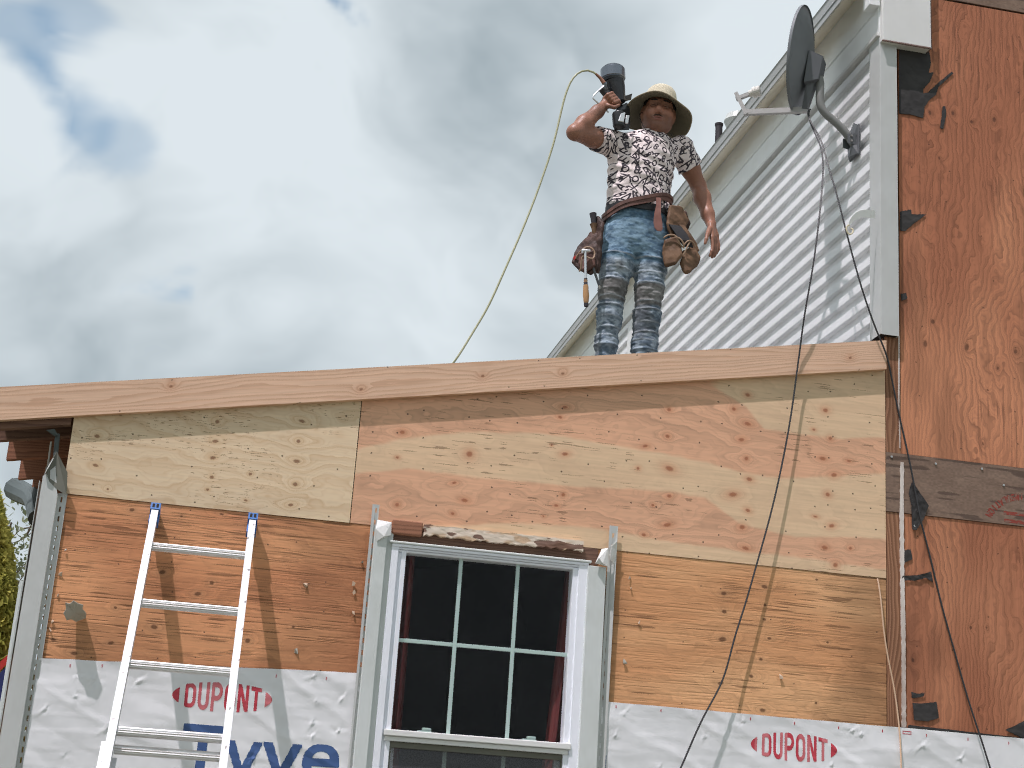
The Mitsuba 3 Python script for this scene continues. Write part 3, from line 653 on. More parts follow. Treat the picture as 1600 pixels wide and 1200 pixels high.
# ------------------------------------------------------------------ house wrap
def seg_d(x, z, a, b):
    t = np.clip(((x - a[0]) * (b[0] - a[0]) + (z - a[1]) * (b[1] - a[1])) / ((b[0] - a[0])**2 + (b[1] - a[1])**2), 0, 1)
    return np.hypot(x - a[0] - t * (b[0] - a[0]), z - a[1] - t * (b[1] - a[1]))
def wp(px, py): w = at(px, py, -.004); return w[0], w[2]
STAR = [wp(*p) for p in ((120, 1057), (147, 1062), (118, 1088), (70, 1108), (215, 1065), (490, 1058), (492, 1094), (533, 1092), (488, 1130), (528, 1143), (488, 1150), (165, 1140), (100, 1180), (395, 1185), (1160, 1128), (1330, 1142), (1100, 1150), (960, 1150), (1030, 1200), (1500, 1185), (1560, 1180), (1440, 1165), (975, 1115), (1345, 1148), (1300, 1195))]
def wrap_y(X, Z):
    p = np.stack([X, Z * 0, Z], -1)
    a = meshkit.fbm(p * np.array([3.5, 1, 5]) + 3, 2, 2); b = 1 - np.abs(2 * meshkit.fbm(p * np.array([8, 1, 11]) + 9, 2, 5) - 1); c = 1 - np.abs(2 * meshkit.fbm(p * np.array([3.1, 1, 16]) + 4, 3, 8) - 1)
    d = .0095 * (a - .3) + .012 * (meshkit.fbm(p * np.array([2.3, 1, 3.4]) + 21, 2, 9) - .5) + .0035 * np.clip(1 - np.abs(2 * meshkit.fbm(p * np.array([2.2, 1, 6.0]) + X[..., None] * np.array([0, 0, 3.]) + 8, 2, 14) - 1) - .7, 0, 1) / .3 + .0012 * np.clip(b - .55, 0, 1) / .45 * a + .0010 * np.clip(c - .72, 0, 1) / .28
    for k, (sx, sz) in enumerate(STAR):
        rg = np.random.default_rng(k + 40); near = (np.abs(X - sx) < .12) & (np.abs(Z - sz) < .12)
        if not near.any(): continue
        x, z = X[near], Z[near]; e = -.0012 * np.exp(-((x - sx)**2 + (z - sz)**2) / .011**2); a0 = rg.random() * 6.28
        for m in range(rg.integers(2, 5)):
            a = a0 + m * (1.1 + 1.3 * rg.random()); L = .015 + .045 * rg.random(); bx1, bz1 = sx + L * math.cos(a), sz + L * math.sin(a) * .8
            t = np.clip(((x - sx) * (bx1 - sx) + (z - sz) * (bz1 - sz)) / ((bx1 - sx)**2 + (bz1 - sz)**2), 0, 1); dd = np.hypot(x - sx - t * (bx1 - sx), z - sz - t * (bz1 - sz)); sd = (x - sx) * (bz1 - sz) - (z - sz) * (bx1 - sx)
            e = e + (.0018 * np.exp(-(dd / .006)**2) + .0015 * np.sign(sd) * np.exp(-(dd / .018)**2) * np.clip(dd / .004, 0, 1)) * (1 - t) ** .7
        d[near] = d[near] + e
    return -.003 - np.clip(d, .0005, .03)
def wrap_sheet(x0, x1, za, zb, text, grp):
    k = key('house_wrap'); n = int((x1 - x0) / .006); zs = np.r_[np.linspace(.3, min(za, zb) - .62, 8)[:-1], np.linspace(min(za, zb) - .62, 0, 112) * 1.0]
    u = np.linspace(0, 1, n); X = x0 + u * (x1 - x0); top = za + (zb - za) * u + .003 * (meshkit.fbm(np.stack([X * 9, X * 0, X * 0], -1), 3, 4) - .5)
    w = np.r_[np.linspace(0, .55, 12)[:-1], np.linspace(.55, 1, 104)]
    Zg = .3 + w[:, None] * (top[None] - .3); Xg = np.broadcast_to(X, Zg.shape)
    v = np.stack([Xg, wrap_y(Xg, Zg), Zg], -1).reshape(-1, 3)
    nz = len(w); i, j = np.meshgrid(np.arange(nz - 1), np.arange(n - 1), indexing='ij'); b = i * n + j; q = np.stack([b, b + 1, b + n + 1, b + n], -1).reshape(-1, 4)
    put(k, trimesh.Trimesh(v, np.vstack([q[:, [0, 1, 2]], q[:, [0, 2, 3]]]), process=False), 'tyvek', smooth=True)
    return lab(k, text, 'house wrap', grp)
wl0, wl1 = at(57.7, 1027.8, -.004), at(556.5, 1051, -.004); wr0, wr1, wr2 = at(944, 1096, -.004), at(1384, 1134, -.004), at(1600, 1155.5, -.004)
HW1 = wrap_sheet(XL + .01, WL - .02, wl0[2], wl1[2] + .002, 'crinkled white house wrap sheet behind the ladder, left of the window, with large blue lettering', None)
HW2 = wrap_sheet(WR + .01, 4.6, wr0[2], wr2[2] + .0, 'crinkled white house wrap sheet right of the window with one small red printed logo', None)

def on_wrap(poly, name, m, lift=.0012):
    """Print: a polygon in (x, z) laid on the wrinkled sheet."""
    out = []
    for g in getattr(poly, 'geoms', [poly]):
        if g.area < 1e-7: continue
        v, f = trimesh.creation.triangulate_polygon(g, engine='earcut'); me = trimesh.Trimesh(np.c_[v[:, 0], v[:, 0] * 0, v[:, 1]], f, process=False)
        me = me.subdivide_to_size(.005, max_iter=30); out.append(me)
    me = cat(*out); w = me.vertices; w[:, 1] = wrap_y(w[:, 0], w[:, 2]) - lift; me.vertices = w
    n = np.cross(w[me.faces[:, 1]] - w[me.faces[:, 0]], w[me.faces[:, 2]] - w[me.faces[:, 0]])[:, 1].sum()
    if n > 0: me.faces = me.faces[:, ::-1]
    return put(name, me, m)

def strokes(letter):
    """Condensed capitals in a unit box 0.62 wide and 1 high."""
    a = lambda cx, cy, rx, ry, t0, t1, n=14: [(cx + rx * math.cos(t), cy + ry * math.sin(t)) for t in np.linspace(t0, t1, n)]
    h = math.pi / 2
    return {'D': [[(.09, .09), (.09, .91), (.28, .91)] + a(.28, .68, .25, .23, h, 0)[1:] + a(.28, .32, .25, .23, 0, -h) + [(.09, .09)]],
            'U': [[(.09, 1), (.09, .32)] + a(.31, .30, .22, .21, math.pi, 2 * math.pi) + [(.53, .32), (.53, 1)]],
            'P': [[(.09, 0), (.09, .91), (.30, .91)] + a(.30, .68, .23, .23, h, -h)[1:] + [(.09, .45)]],
            'O': [a(.31, .68, .22, .23, 0, math.pi) + a(.31, .32, .22, .23, math.pi, 2 * math.pi) + [(.53, .68)]],
            'N': [[(.09, 0), (.09, 1)], [(.13, .93), (.49, .07)], [(.53, 0), (.53, 1)]],
            'T': [[(0, .91), (.60, .91)], [(.30, 0), (.30, .91)]], 'I': [[(.3, 0), (.3, 1)]],
            'S': [[(.53, .76)] + a(.31, .72, .22, .19, .2, math.pi + .3) + a(.31, .28, .22, .19, h * .8, -h * 1.9 + .0)], 'L': [[(.09, 1), (.09, .09), (.55, .09)]],
            'A': [[(.05, 0), (.31, 1), (.57, 0)], [(.14, .3), (.48, .3)]]}[letter]

def glyph(ch, w=.085): return unary_union([LineString(s).buffer(w, cap_style=2, join_style=1) for s in strokes(ch)])

def logo(px0, py0, px1, py1, hpx, parent):
    """Red oval logo: word in a lens shape between two half-ovals."""
    a, b = np.array(wp(px0, py0)), np.array(wp(px1, py1)); L = np.linalg.norm(b - a); ux = (b - a) / L; uz = np.array([-ux[1], ux[0]]); H = abs(wp(px0, py0)[1] - wp(px0, py0 + hpx)[1])
    from shapely import transform
    word = 'DUPONT'; polys = []; gap = .11; tot = sum(.62 + gap for _ in word) - gap; w0, w1 = .125, .895
    for i, ch in enumerate(word):
        g = glyph(ch).segmentize(.08)
        def f(P, i=i):
            u = w0 + (i * (.62 + gap) + P[:, 0]) / tot * (w1 - w0); c = (u - .5) * 2
            amp = .5 * (1.0 - .42 * c * c); z = (P[:, 1] - .5) * 2 * amp
            return a + np.outer(u * L, ux) + np.outer(z * H, uz)
        polys.append(transform(g, f))
    for s in (0, 1):
        t = np.linspace(-1, 1, 15); u = (.07 * (t * t) ** 1.0) if s == 0 else 1 - .07 * t * t
        cap = [(uu, tt * .26) for uu, tt in zip(u, t)] ; polys.append(Polygon([tuple(a + ux * p * L + uz * q * H) for p, q in cap]))
    return on_wrap(unary_union(polys), parent + '__printed_logo', 'print_red')
logo(269, 1085, 425, 1094, 47, HW1); logo(1173, 1162, 1307.5, 1173, 45, HW2)

def big_letter(ch, px0, pxw, py_base_top, cap_px):
    me = meshkit.text_mesh(ch, 1.0, .01, bold=True); v = me.vertices
    flat = [f for f, nn in zip(me.faces, me.face_normals) if nn[2] > .9]
    from shapely import transform
    poly = unary_union([Polygon(v[f][:, :2]).buffer(.0005) for f in flat])
    x0, y0, x1, y1 = poly.bounds
    a, b = np.array(wp(px0, py_base_top)), np.array(wp(px0 + pxw, py_base_top + .085 * pxw)); s = np.linalg.norm(b - a) / (x1 - x0)
    top = a[1]; H = abs(a[1] - wp(px0, py_base_top + cap_px)[1])
    return transform(poly, lambda P: np.c_[a[0] + (P[:, 0] - x0) * s, top + (P[:, 1] - y1) / (y1 - y0) * H + .0 * P[:, 0]])
tl = [big_letter('T', 287.5, 65, 1130, 78), big_letter('y', 354, 56, 1156, 78), big_letter('v', 412, 60, 1159, 57), big_letter('e', 475, 58, 1161, 60)]
on_wrap(unary_union(tl), HW1 + '__printed_lettering', 'print_blue')
b0 = wp(942, 1180); on_wrap(sbox(b0[0] + .004, b0[1] - .22, b0[0] + .014, b0[1]), HW2 + '__printed_lettering', 'print_blue')
# red printed tick marks along the top edges, and cap-nail dents
ticks = [wp(*p) for p in ((432, 1054), (510, 1058), (240, 1040), (160, 1038), (110, 1038))]
for x, z in ticks: on_wrap(sbox(x - .002, z - .012, x + .002, z), HW1 + '__printed_tick', 'print_red')
ticks = [wp(*p) for p in ((962, 1102), (1032, 1108), (1172, 1121), (1241, 1128), (1310, 1135), (1378, 1140), (1446, 1147), (1512, 1153), (1576, 1159))]
for x, z in ticks: on_wrap(sbox(x - .002, z - .012, x + .002, z), HW2 + '__printed_tick', 'print_red')
sx, sz = wp(1409, 1144); on_wrap(sbox(sx, sz - .008, sx + .04, sz + .006).difference(sbox(sx + .003, sz - .005, sx + .037, sz + .003)), HW2 + '__printed_mark', 'print_red')
# ------------------------------------------------------------------ the main house
MH = thing('main_house', 'two-storey main house with bare reddish plywood front and white lap siding on its side', 'house')
XO, YF = 5.6, .006
caulk_x = at(1409, 800, 0)[0]
zH1 = lambda x: np.interp(x, [at(1383, 706)[0], at(1600, 731)[0]], [at(1383, 706)[2], at(1600, 731)[2]])
z1, z2 = at(1490, 718.5)[2], at(1500, 811)[2]
ztyv = at(1384, 1134)[2]
xs0, xs1 = XR + .0035, caulk_x + .004
ztopseam = at(1540, 11)[2]
GX = 2.774
gt = lambda y: at(1284, y, x=GX)[2]
g0, g1, g2 = gt(39), gt(29), gt(13); RS = math.tan(math.radians(39))
gable = lambda x0, z0, off: Polygon([(x0, z0), (XO, z0), (XO, g2 + off + (XO - GX) * RS), (x0, g2 + off + (x0 - GX) * RS)])
lab(put(MH + '__plywood_panel', prism_y(sbox(xs1, z1 + .002, XO, ztopseam), YF, YF + .012), 'ply_red_upper'), 'large reddish plywood panel with swirling vertical grain above the printed board')
lab(put(MH + '__plywood_panel', prism_y(sbox(xs1, .3, XO, z2 - .002), YF + .001, YF + .013), 'ply_red_lower'), 'dark reddish plywood panel below the printed board')
lab(put(MH + '__plywood_panel', prism_y(gable(xs1, ztopseam + .012, -.1), YF, YF + .012), 'insulation_face'), 'grey-brown board at the top right corner')
lab(put(MH + '__edge_board', cat(prism_y(sbox(xs0, z1 + .002, xs1 - .001, 4.35), YF, YF + .012), prism_y(sbox(xs0, .3, xs1 - .001, z2 - .002), YF, YF + .012)), 'ply_strip'), 'narrow dark weathered plywood strip at the joint of the two walls')
IB = lab(put(MH + '__insulation_board', prism_y(sbox(xs0, z2, XO, z1), YF - .004, YF + .012), 'insulation_face'), 'grey-brown insulation board strip with rust-red curved lettering upside down')
put(MH + '__wall_core', prism_y(gable(xs0 + .01, 0, -.12), .03, 9.2), 'dark_gap'); put(MH + '__seam_shadow', prism_y(gable(xs0, .3, -.1), YF + .0135, .028), 'dark_gap')
put(MH + '__foundation', bx(xs0, XO, .015, .2, -.05, .32), 'vinyl_post')
# caulk line
rng = np.random.default_rng(7)
def ragged(pts, w, y0, y1, seed, n=70):
    r = np.random.default_rng(seed); p = np.array([np.array(at(a, b))[[0, 2]] for a, b in pts]); s = np.r_[0, np.cumsum(np.hypot(*np.diff(p, axis=0).T))]
    q = np.stack([np.interp(np.linspace(0, s[-1], n), s, p[:, k]) for k in (0, 1)], 1)
    ww = w * (.75 + .5 * r.random(n)); return prism_y(Polygon(list(zip(q[:, 0] - ww * .5, q[:, 1])) + list(zip((q[:, 0] + ww * .5)[::-1], q[::-1, 1]))).buffer(0), y0, y1)
put(MH + '__caulk_line', cat(ragged([(1405, 525), (1405, 600), (1404.5, 646)], .006, YF - .004, YF + .003, 1), ragged([(1406, 648), (1406.5, 700)], .005, YF - .004, YF + .003, 2), ragged([(1409.5, 722), (1409, 800), (1410, 900), (1412, 1010), (1412.5, 1136)], .018, YF - .0075, YF + .003, 3)), 'caulk')

# torn remains of black building paper and tape
def patch(pts, s, ox, oy, nm='__paper_scrap', m='building_paper', lift=.003, curl=.004, par=MH):
    P = Polygon([tuple(np.array(at(ox + a / s, oy + b / s))[[0, 2]]) for a, b in pts]).buffer(0).segmentize(.008)
    v, f = trimesh.creation.triangulate_polygon(P, engine='earcut'); me = trimesh.Trimesh(np.c_[v[:, 0], v[:, 0] * 0, v[:, 1]], f, process=False).subdivide_to_size(.015, max_iter=20)
    me.merge_vertices(); w = me.vertices; w[:, 1] = YF - lift - curl * meshkit.fbm(w * 40, 2, 3) - .0005; w[:, [0, 2]] += .003 * (meshkit.noise(w * 160, 3)[:, None] - .5) * [[1, -1]]; me.vertices = w
    back = me.copy(); back.vertices = w + [0, .0015, 0]
    return put(par + nm, cat(me, back), m)
A = [(22,330),(240,335),(265,470),(245,545),(283,542),(255,610),(205,670),(205,700),(235,695),(330,610),(395,555),(415,537),(432,548),(320,650),(300,710),(250,750),(215,800),(205,885),(110,858),(25,850)]
lab(patch(A, 4.8, 1400, 0), 'large torn scrap of black paper beside the top of the white corner post')
patch([(350,795),(372,795),(378,860),(355,965),(330,960),(345,870)], 4.8, 1400, 0)
patch([(1222,275),(1280,265),(1285,290),(1362,290),(1290,345),(1250,380),(1222,378)], 3.4275, 1050, 250); patch([(1225,715),(1255,712),(1260,740),(1230,755)], 3.4275, 1050, 250)
lab(patch([(372,820),(390,840),(452,932),(430,990),(395,1045),(375,1043),(371,930),(358,870)], 3, 1300, 480, lift=.006, curl=.008), 'dark pointed scrap of paper standing off the insulation board')
patch([(328,1140),(370,1135),(378,1180),(340,1197)], 3, 1300, 480); patch([(328,300),(400,297),(465,280),(472,330),(440,308),(390,322),(328,320)], 3, 1300, 800, curl=.01)
patch([(372,842),(400,852),(435,846),(430,866),(375,872)], 3, 1300, 800); patch([(378,895),(420,898),(490,890),(502,965),(450,982),(385,975)], 3, 1300, 800)
patch([(358,998),(900,1060),(900,1100),(358,1030)], 3, 1300, 800); patch([(812,1022),(850,1005),(900,980),(960,960),(960,1090),(900,1064)], 3, 1300, 800)
for px, py in ((1392, 714), (1461, 725), (1533, 733), (1567, 758.5), (1428, 822)):
    c = at(px, py, YF); put(IB + '__nail', lathe(c + [0, -.0045, 0], c + [0, -.009, 0], [(0, .0001), (0, .006), (1, .0055), (1, .0001)], 10), 'nail_steel')

# print on the insulation board: curved word, upside down, and two bars
from shapely import transform as _tf
def on_board(poly, name, m, y): return put(name, prism_y(poly, y - .0006, y), m)
def bpt(u, v): w = at(1480 + u / 7.5, 700 + v / 7.5, YF - .004); return np.array([w[0], w[2]])
arc = []
for i, ch in enumerate('INSULATION'):
    g = glyph(ch, .11).segmentize(.1)
    def f(P, i=i):
        ang = np.radians(85.5 + 6.75 * i + (P[:, 0] / .62 - .03) * 6.0); r = 470 - P[:, 1] * 84
        return np.array([bpt(858 + rr * math.cos(t), 1000 - rr * math.sin(t)) for rr, t in zip(r, ang)])
    arc.append(_tf(g, f))
bars = [Polygon([tuple(bpt(*q)) for q in b]) for b in ([(660,738),(1100,785),(1100,822),(660,780)], [(668,828),(1100,880),(1100,925),(668,866)], [(612,770),(655,740),(660,862),(612,858)])]
on_board(unary_union(arc).buffer(0), IB + '__printed_lettering', 'print_rust', YF - .0042); on_board(unary_union(bars[:2]), IB + '__printed_bar', 'print_rust', YF - .0042)

# siding courses
XW = 2.945; zb0 = 4.4615; n = 0
zfr = at(1376, 61, 0)[2]
lo_z = roof_z(XW) - .012
k0 = int(np.floor((lo_z - zb0) / .1015)); kk = k0
while zb0 + .1015 * kk < zfr - .01:
    z = zb0 + .1015 * kk; y0, y1 = .088, 9.0
    prof = [(XW + .004, z + .108), (XW - .001, z + .108), (XW - .0012, z + .066), (XW - .004, z + .057), (XW - .016, z + .050), (XW - .0255, z + .046), (XW - .0275, z + .004), (XW - .0265, z), (XW - .002, z - .0005), (XW + .004, z - .0005)]
    put(MH + '__siding_course', prism_y(Polygon(prof), y0, y1), 'vinyl_siding'); kk += 1
put(MH + '__flashing', bx(XW + .004, XW + .01, .03, 9.0, lo_z - .05, zfr + .6), 'lumber_old')
# vinyl corner post: front and side flange, hollow behind
pz0, pz1 = at(1385, 523, -.028)[2], zfr + .02
PX = at(1375.5, 200, -.028)[0]; PR = at(1403, 300, -.028)[0]
CPM = put(MH + '__corner_post', cat(bx(PX, PR, -.029, -.026, pz0, pz1, .001), bx(PX, PX + .003, -.026, .098, pz0 + .004, pz1, .001), bx(PR - .003, PR, -.026, YF - .001, pz0, pz1, .001)), 'vinyl_post'); lab(CPM, 'tall grey-white vinyl corner post between the siding and the reddish plywood')
put(CPM + '__bottom_cap', bx(PX + .004, PR - .004, -.02, .09, pz0 + .004, pz0 + .010), 'dark_gap')
# frieze, gutter, cornice box
FX = PX - .004
fz1, fz2 = zfr + .150, zfr + .352
put(MH + '__frieze', prism_y(Polygon([(FX, zfr + .018), (FX - .003, fz1 - .004), (FX - .010, fz1), (FX - .002, fz1 + .006), (FX - .004, fz2 + .01), (XW + .1, fz2 + .01), (XW + .1, zfr + .018)]), -.028, 9.1), 'alum_frieze', smooth=10)
put(MH + '__frieze_strip', prism_y(Polygon([(FX - .012, zfr), (FX - .014, zfr + .014), (FX - .002, zfr + .0175), (XW + .05, zfr + .0175), (XW + .05, zfr + .001), (XW - .03, zfr)]), -.028, 9.1), 'vinyl_white')
GU = put(MH + '__gutter', prism_y(Polygon([(GX + .012, g0 + .004), (GX, g0), (GX, g1 - .004), (GX - .005, g1), (GX - .005, g1 + .004), (GX, g1 + .006), (GX - .003, g2 - .006), (GX - .008, g2), (GX + .004, g2), (FX - .001, g2 + .10), (FX - .001, fz2 + .05)]), -.02, 9.1), 'alum_gutter')
lab(put(MH + '__sloped_soffit', prism_y(Polygon([(FX - .001, fz2 + .012), (GX + .002, g0 - .003), (GX + .013, g0 + .003), (FX - .001, fz2 + .045)]), -.015, 9.1), 'alum_cream'), 'cream sloped soffit under the gutter')
labels[GU] = {'label': 'dull white aluminium gutter along the eave'}
rs = RS
put(MH + '__roof', prism_y(Polygon([(GX - .005, g2 + .004), (GX + 3.4, g2 + .004 + 3.4 * rs), (GX + 3.4, g2 - .03 + 3.4 * rs), (GX + .03, g2 - .01)]), -.03, 9.2), 'shingle')
put(MH + '__roof__vent_pipe', (lambda c: lathe(c - [0, 0, .35], c, [(0, .026), (.93, .026), (.97, .030), (1, .030), (1, .021), (.9, .021)], 14))(at(1123.5, 193.5, x=3.05)), 'dark_plastic_pipe')
put(MH + '__roof__vent_cap', (lambda c: lathe(c - [0, 0, .30], c + [0, 0, .015], [(0, .07), (.55, .07), (.8, .10), (.95, .085), (1, .001)], 20))(at(1153, 181, x=3.25)), 'vinyl_trim')
bxr = at(1455, 70, -.06)[0]; bz = at(1376, 61.5, -.06)[2]
CB = put(MH + '__cornice_return', cat(bx(PX + .0005, bxr, -.062, YF - .001, bz, bz + .75, .003)), 'vinyl_white'); lab(CB, 'white boxed cornice return above the corner post')
put(CB + '__edge_trim', cat(bx(PX - .003, bxr + .003, -.065, -.058, bz - .008, bz - .0005), bx(bxr + .0005, bxr + .010, -.05, YF - .001, bz + .005, bz + .75)), 'dark_trim')
put(MH + '__gutter_end', bx(PX - .062, PX - .006, -.045, .03, fz1 + .01, fz1 + .18), 'alum_frieze')
wt = at(968 + 20, 512, x=XW - .02)
put(MH + '__siding_trim', bx(XW - .03, XW - .004, wt[1] - .02, wt[1] + .10, lo_z - .1, at(986, 506, x=XW - .02)[2]), 'vinyl_white')
# bracket of curled vinyl by the corner post
cw = [at(1368, 335, -.02), at(1352, 333.5, -.03), at(1340, 336, -.05), at(1331, 343, -.06), at(1326, 352, -.06)]
v = []
for q in spline(cw, 5): v += [q + [0, 0, .020], q + [0, .012, -.016]]
m = len(v) // 2; fc = []
for i in range(m - 1): fc += [[2 * i, 2 * i + 1, 2 * i + 3], [2 * i, 2 * i + 3, 2 * i + 2]]
lab(put(CPM + '__curled_strip', thick(trimesh.Trimesh(np.array(v), fc, process=False), .003), 'strip_white', smooth=30), 'strip of white vinyl curling out from the corner post')
put(CPM + '__cord_loop', tube(spline([at(1327, 352, -.06), at(1323, 360, -.06), at(1328, 366, -.06), at(1333, 361, -.06), at(1329, 357, -.055)], 5), .004, 6), 'cord_cream')

# ------------------------------------------------------------------ satellite dish
SD = thing('satellite_dish', 'grey satellite dish with its feed arm pointing left, mounted on the white siding', 'satellite dish')
dc = at(1266, 94, .30); al, ep = math.radians(33.5), math.radians(8)
dn = np.array([-math.cos(al) * math.cos(ep), math.sin(al) * math.cos(ep), math.sin(ep)]); t1 = np.cross([0, 0, 1], dn); t1 /= np.linalg.norm(t1); t2 = np.cross(dn, t1)
ra_, ta_ = np.linspace(0, 1, 14), np.linspace(0, 2 * np.pi, 61)[:-1]
def dish(off, rim):
    v = [dc + dn * off]
    for r in ra_[1:]: v += [dc + t1 * .252 * r * math.cos(a) + t2 * .285 * r * math.sin(a) + dn * (.055 * r * r + off) for a in ta_]
    if rim:
        for a, b in ((1.012, .058), (1.02, .050), (1.014, .043)): v += [dc + t1 * .252 * a * math.cos(g) + t2 * .285 * a * math.sin(g) + dn * (b + off) for g in ta_]
    nr = len(ra_) - 1 + (3 if rim else 0); f = [[0, 1 + j, 1 + (j + 1) % 60] for j in range(60)]
    for i in range(nr - 1):
        for j in range(60):
            p, q = 1 + i * 60 + j, 1 + i * 60 + (j + 1) % 60; f += [[p, p + 60, q + 60], [p, q + 60, q]]
    return trimesh.Trimesh(np.array(v), f, process=False)
put(SD + '__reflector', cat(dish(0, True), dish(-.004, False)), 'dish_gray', smooth=35)
B = dc - t2 * .27 - dn * .012
arm0, arm1 = at(1252, 172, .315), None
nh = np.array([dn[0], dn[1], 0]); nh /= np.linalg.norm(nh)
arm0 = dc - t2 * .285 - dn * .03; arm1 = arm0 + nh * .335 + np.array([0, 0, .028])
def bar(a, b, w, h, up=(0, 0, 1)):
    a, b = np.array(a), np.array(b); d = (b - a) / np.linalg.norm(b - a); s = np.cross(d, up); s /= np.linalg.norm(s); u = np.cross(s, d)
    return hull([p + s * i * w / 2 + u * j * h / 2 for p in (a, b) for i in (-1, 1) for j in (-1, 1)])
put(SD + '__feed_arm', cat(bar(arm0, arm1, .024, .028)), 'dish_arm')
up_ = np.array([.0, 0, 1]); bt = arm1 + np.array([0, 0, .118]) + nh * .045
put(SD + '__feed_bracket', cat(bar(arm1 - nh * .015 + [0, 0, -.015], bt, .030, .020), bar(bt - [0, 0, .034], bt - nh * .075 - [0, 0, .012], .020, .020)), 'dish_arm')
l0 = bt - nh * .07 - [0, 0, .012]; l1 = l0 - nh * .06 + [0, 0, .010]
put(SD + '__feed_horn', lathe(l0, l1, [(0, .001), (0, .018), (.3, .020), (.34, .030), (.6, .031), (.62, .027), (.95, .030), (1, .026), (1.02, .001)], 20), 'feed_white')
bk0 = dc - dn * .01 - t2 * .03
def plate(cs, th, d): return hull([c + d * s * th / 2 for c in cs for s in (-1, 1)])
put(SD + '__back_bracket', cat(hull([dc - dn * a + t1 * b + t2 * c for a, b, c in ((.005, -.075, .02), (.005, .075, .02), (.075, -.045, .0), (.075, .045, .0), (.005, -.07, -.16), (.005, .07, -.16), (.070, -.045, -.13), (.07, .045, -.13))]),
    hull([arm0 + t1 * .016, arm0 - t1 * .016, dc - dn * .05 - t2 * .13 + t1 * .03, dc - dn * .05 - t2 * .13 - t1 * .03, dc - dn * .01 - t2 * .15 + t1 * .04, dc - dn * .01 - t2 * .15 - t1 * .04, arm0 + dn * .03 + t1 * .012, arm0 + dn * .03 - t1 * .012])), 'dish_dark')
for b, c in ((.048, -.02), (.048, -.07), (.048, -.11)): put(SD + '__bolt', lathe(dc - dn * .045 + t1 * -b + t2 * c, dc - dn * .045 - t1 * (b + .012) + t2 * c, [(0, .008), (1, .008), (1, .001)], 8), 'nail_steel')
foot = at(1338, 224, x=2.915); elb = at(1285, 171, y=.27); top = dc - dn * .060 - t2 * .10; mid = dc - dn * .075 - t2 * .155
put(SD + '__mast', tube(spline([foot + [-.012, 0, -.012], foot * .66 + elb * .34, foot * .33 + elb * .67, elb, mid, top], 8), .021, 14), 'dish_mast', smooth=40)
fy, fz = foot[1], foot[2]
put(SD + '__wall_mount', cat(bx(2.900, 2.910, fy - .055, fy + .055, fz - .085, fz + .085, .004), hull([[2.902, fy - .032, fz - .03], [2.902, fy - .032, fz + .04], [2.855, fy - .032, fz - .02], [2.855, fy - .032, fz + .03], [2.902, fy - .028, fz - .03], [2.902, fy - .028, fz + .04], [2.855, fy - .028, fz - .02], [2.855, fy - .028, fz + .03]]),
    hull([[2.902, fy + .032, fz - .03], [2.902, fy + .032, fz + .04], [2.855, fy + .032, fz - .02], [2.855, fy + .032, fz + .03], [2.902, fy + .028, fz - .03], [2.902, fy + .028, fz + .04], [2.855, fy + .028, fz - .02], [2.855, fy + .028, fz + .03]]),
    hull([[2.900, fy - .05, fz + .08], [2.900, fy + .05, fz + .08], [2.886, fy + .02, fz + .02], [2.886, fy - .02, fz + .02], [2.900, fy, fz + .115], [2.908, fy - .05, fz + .03], [2.908, fy + .05, fz + .03]]),
    hull([[2.900, fy - .05, fz - .08], [2.900, fy + .05, fz - .08], [2.880, fy + .03, fz - .03], [2.880, fy - .03, fz - .03], [2.870, fy, fz - .085], [2.908, fy - .05, fz - .03], [2.908, fy + .05, fz - .03]])), 'dish_dark')
for a, b in ((.012, .02), (.012, -.008)): put(SD + '__bolt', lathe([2.885 - a, fy - .033, fz + b], [2.885 - a, fy - .040, fz + b], [(0, .007), (1, .006), (1, .001)], 8), 'nail_steel')

# ------------------------------------------------------------------ cables
c0 = arm0 - dn * .01
p1 = [c0, at(1268, 196, .22), at(1281, 226, .15), at(1286, 262, .06), at(1284, 300, -.01), at(1279, 350, -.06), at(1268, 430, -.09), at(1256, 500, -.075), at(1249, 553, -.050), at(1246, 575, -.044), at(1238, 635, -.040), at(1223, 720, -.041), at(1205, 800, -.044), at(1180, 890, -.050), at(1161, 955, -.054), at(1147, 1000, -.057), at(1128, 1065, -.062), at(1102, 1115, -.068), at(1065, 1197, -.076), at(1010, 1310, -.11), at(960, 1450, -.2)]
lab(put('coax_cable', tube(spline(p1, 8), .0042, 7), 'cable_black', smooth=40), 'black cable hanging from the dish over the rake board, down the middle of the wall', 'cable', 'cables hanging from the dish')
p2 = [c0 + [.004, 0, .004], at(1270, 196, .20), at(1281, 216, .16), at(1292, 252, .08), at(1304, 292, .02), at(1318, 345, -.03), at(1331, 395, -.05), at(1345, 445, -.06), at(1358, 485, -.06), at(1372, 522, -.056), at(1384, 552, -.05), at(1392, 585, -.03), at(1401, 630, -.015), at(1411, 675, -.010), at(1423, 730, -.012), at(1434, 790, -.012), at(1437, 805, -.014), at(1452, 865, -.010), at(1470, 940, -.012), at(1492, 1020, -.014), at(1515, 1100, -.022), at(1533, 1155, -.034), at(1548, 1203, -.05), at(1580, 1310, -.08), at(1610, 1450, -.15)]
lab(put('coax_cable', tube(spline(p2, 8), .0042, 7), 'cable_black', smooth=40), 'black cable running from the dish past the rake board end, down the reddish wall', 'cable', 'cables hanging from the dish')
p3 = [at(1371, 904, .003), at(1376, 935, -.012), at(1381, 985, -.014), at(1388, 1030, -.012), at(1396, 1070, -.010), at(1402, 1110, -.010), at(1406, 1150, -.018), at(1408, 1198, -.030), at(1410, 1300, -.04)]
lab(put('utility_wire', tube(spline(p3, 8), .0036, 7), 'wire_tan', smooth=40), 'thin tan wire hanging down at the right end of the old plywood', 'wire')
p4 = [at(1300, 705, -.003), at(1340, 709, -.004), at(1383, 713, -.006)]
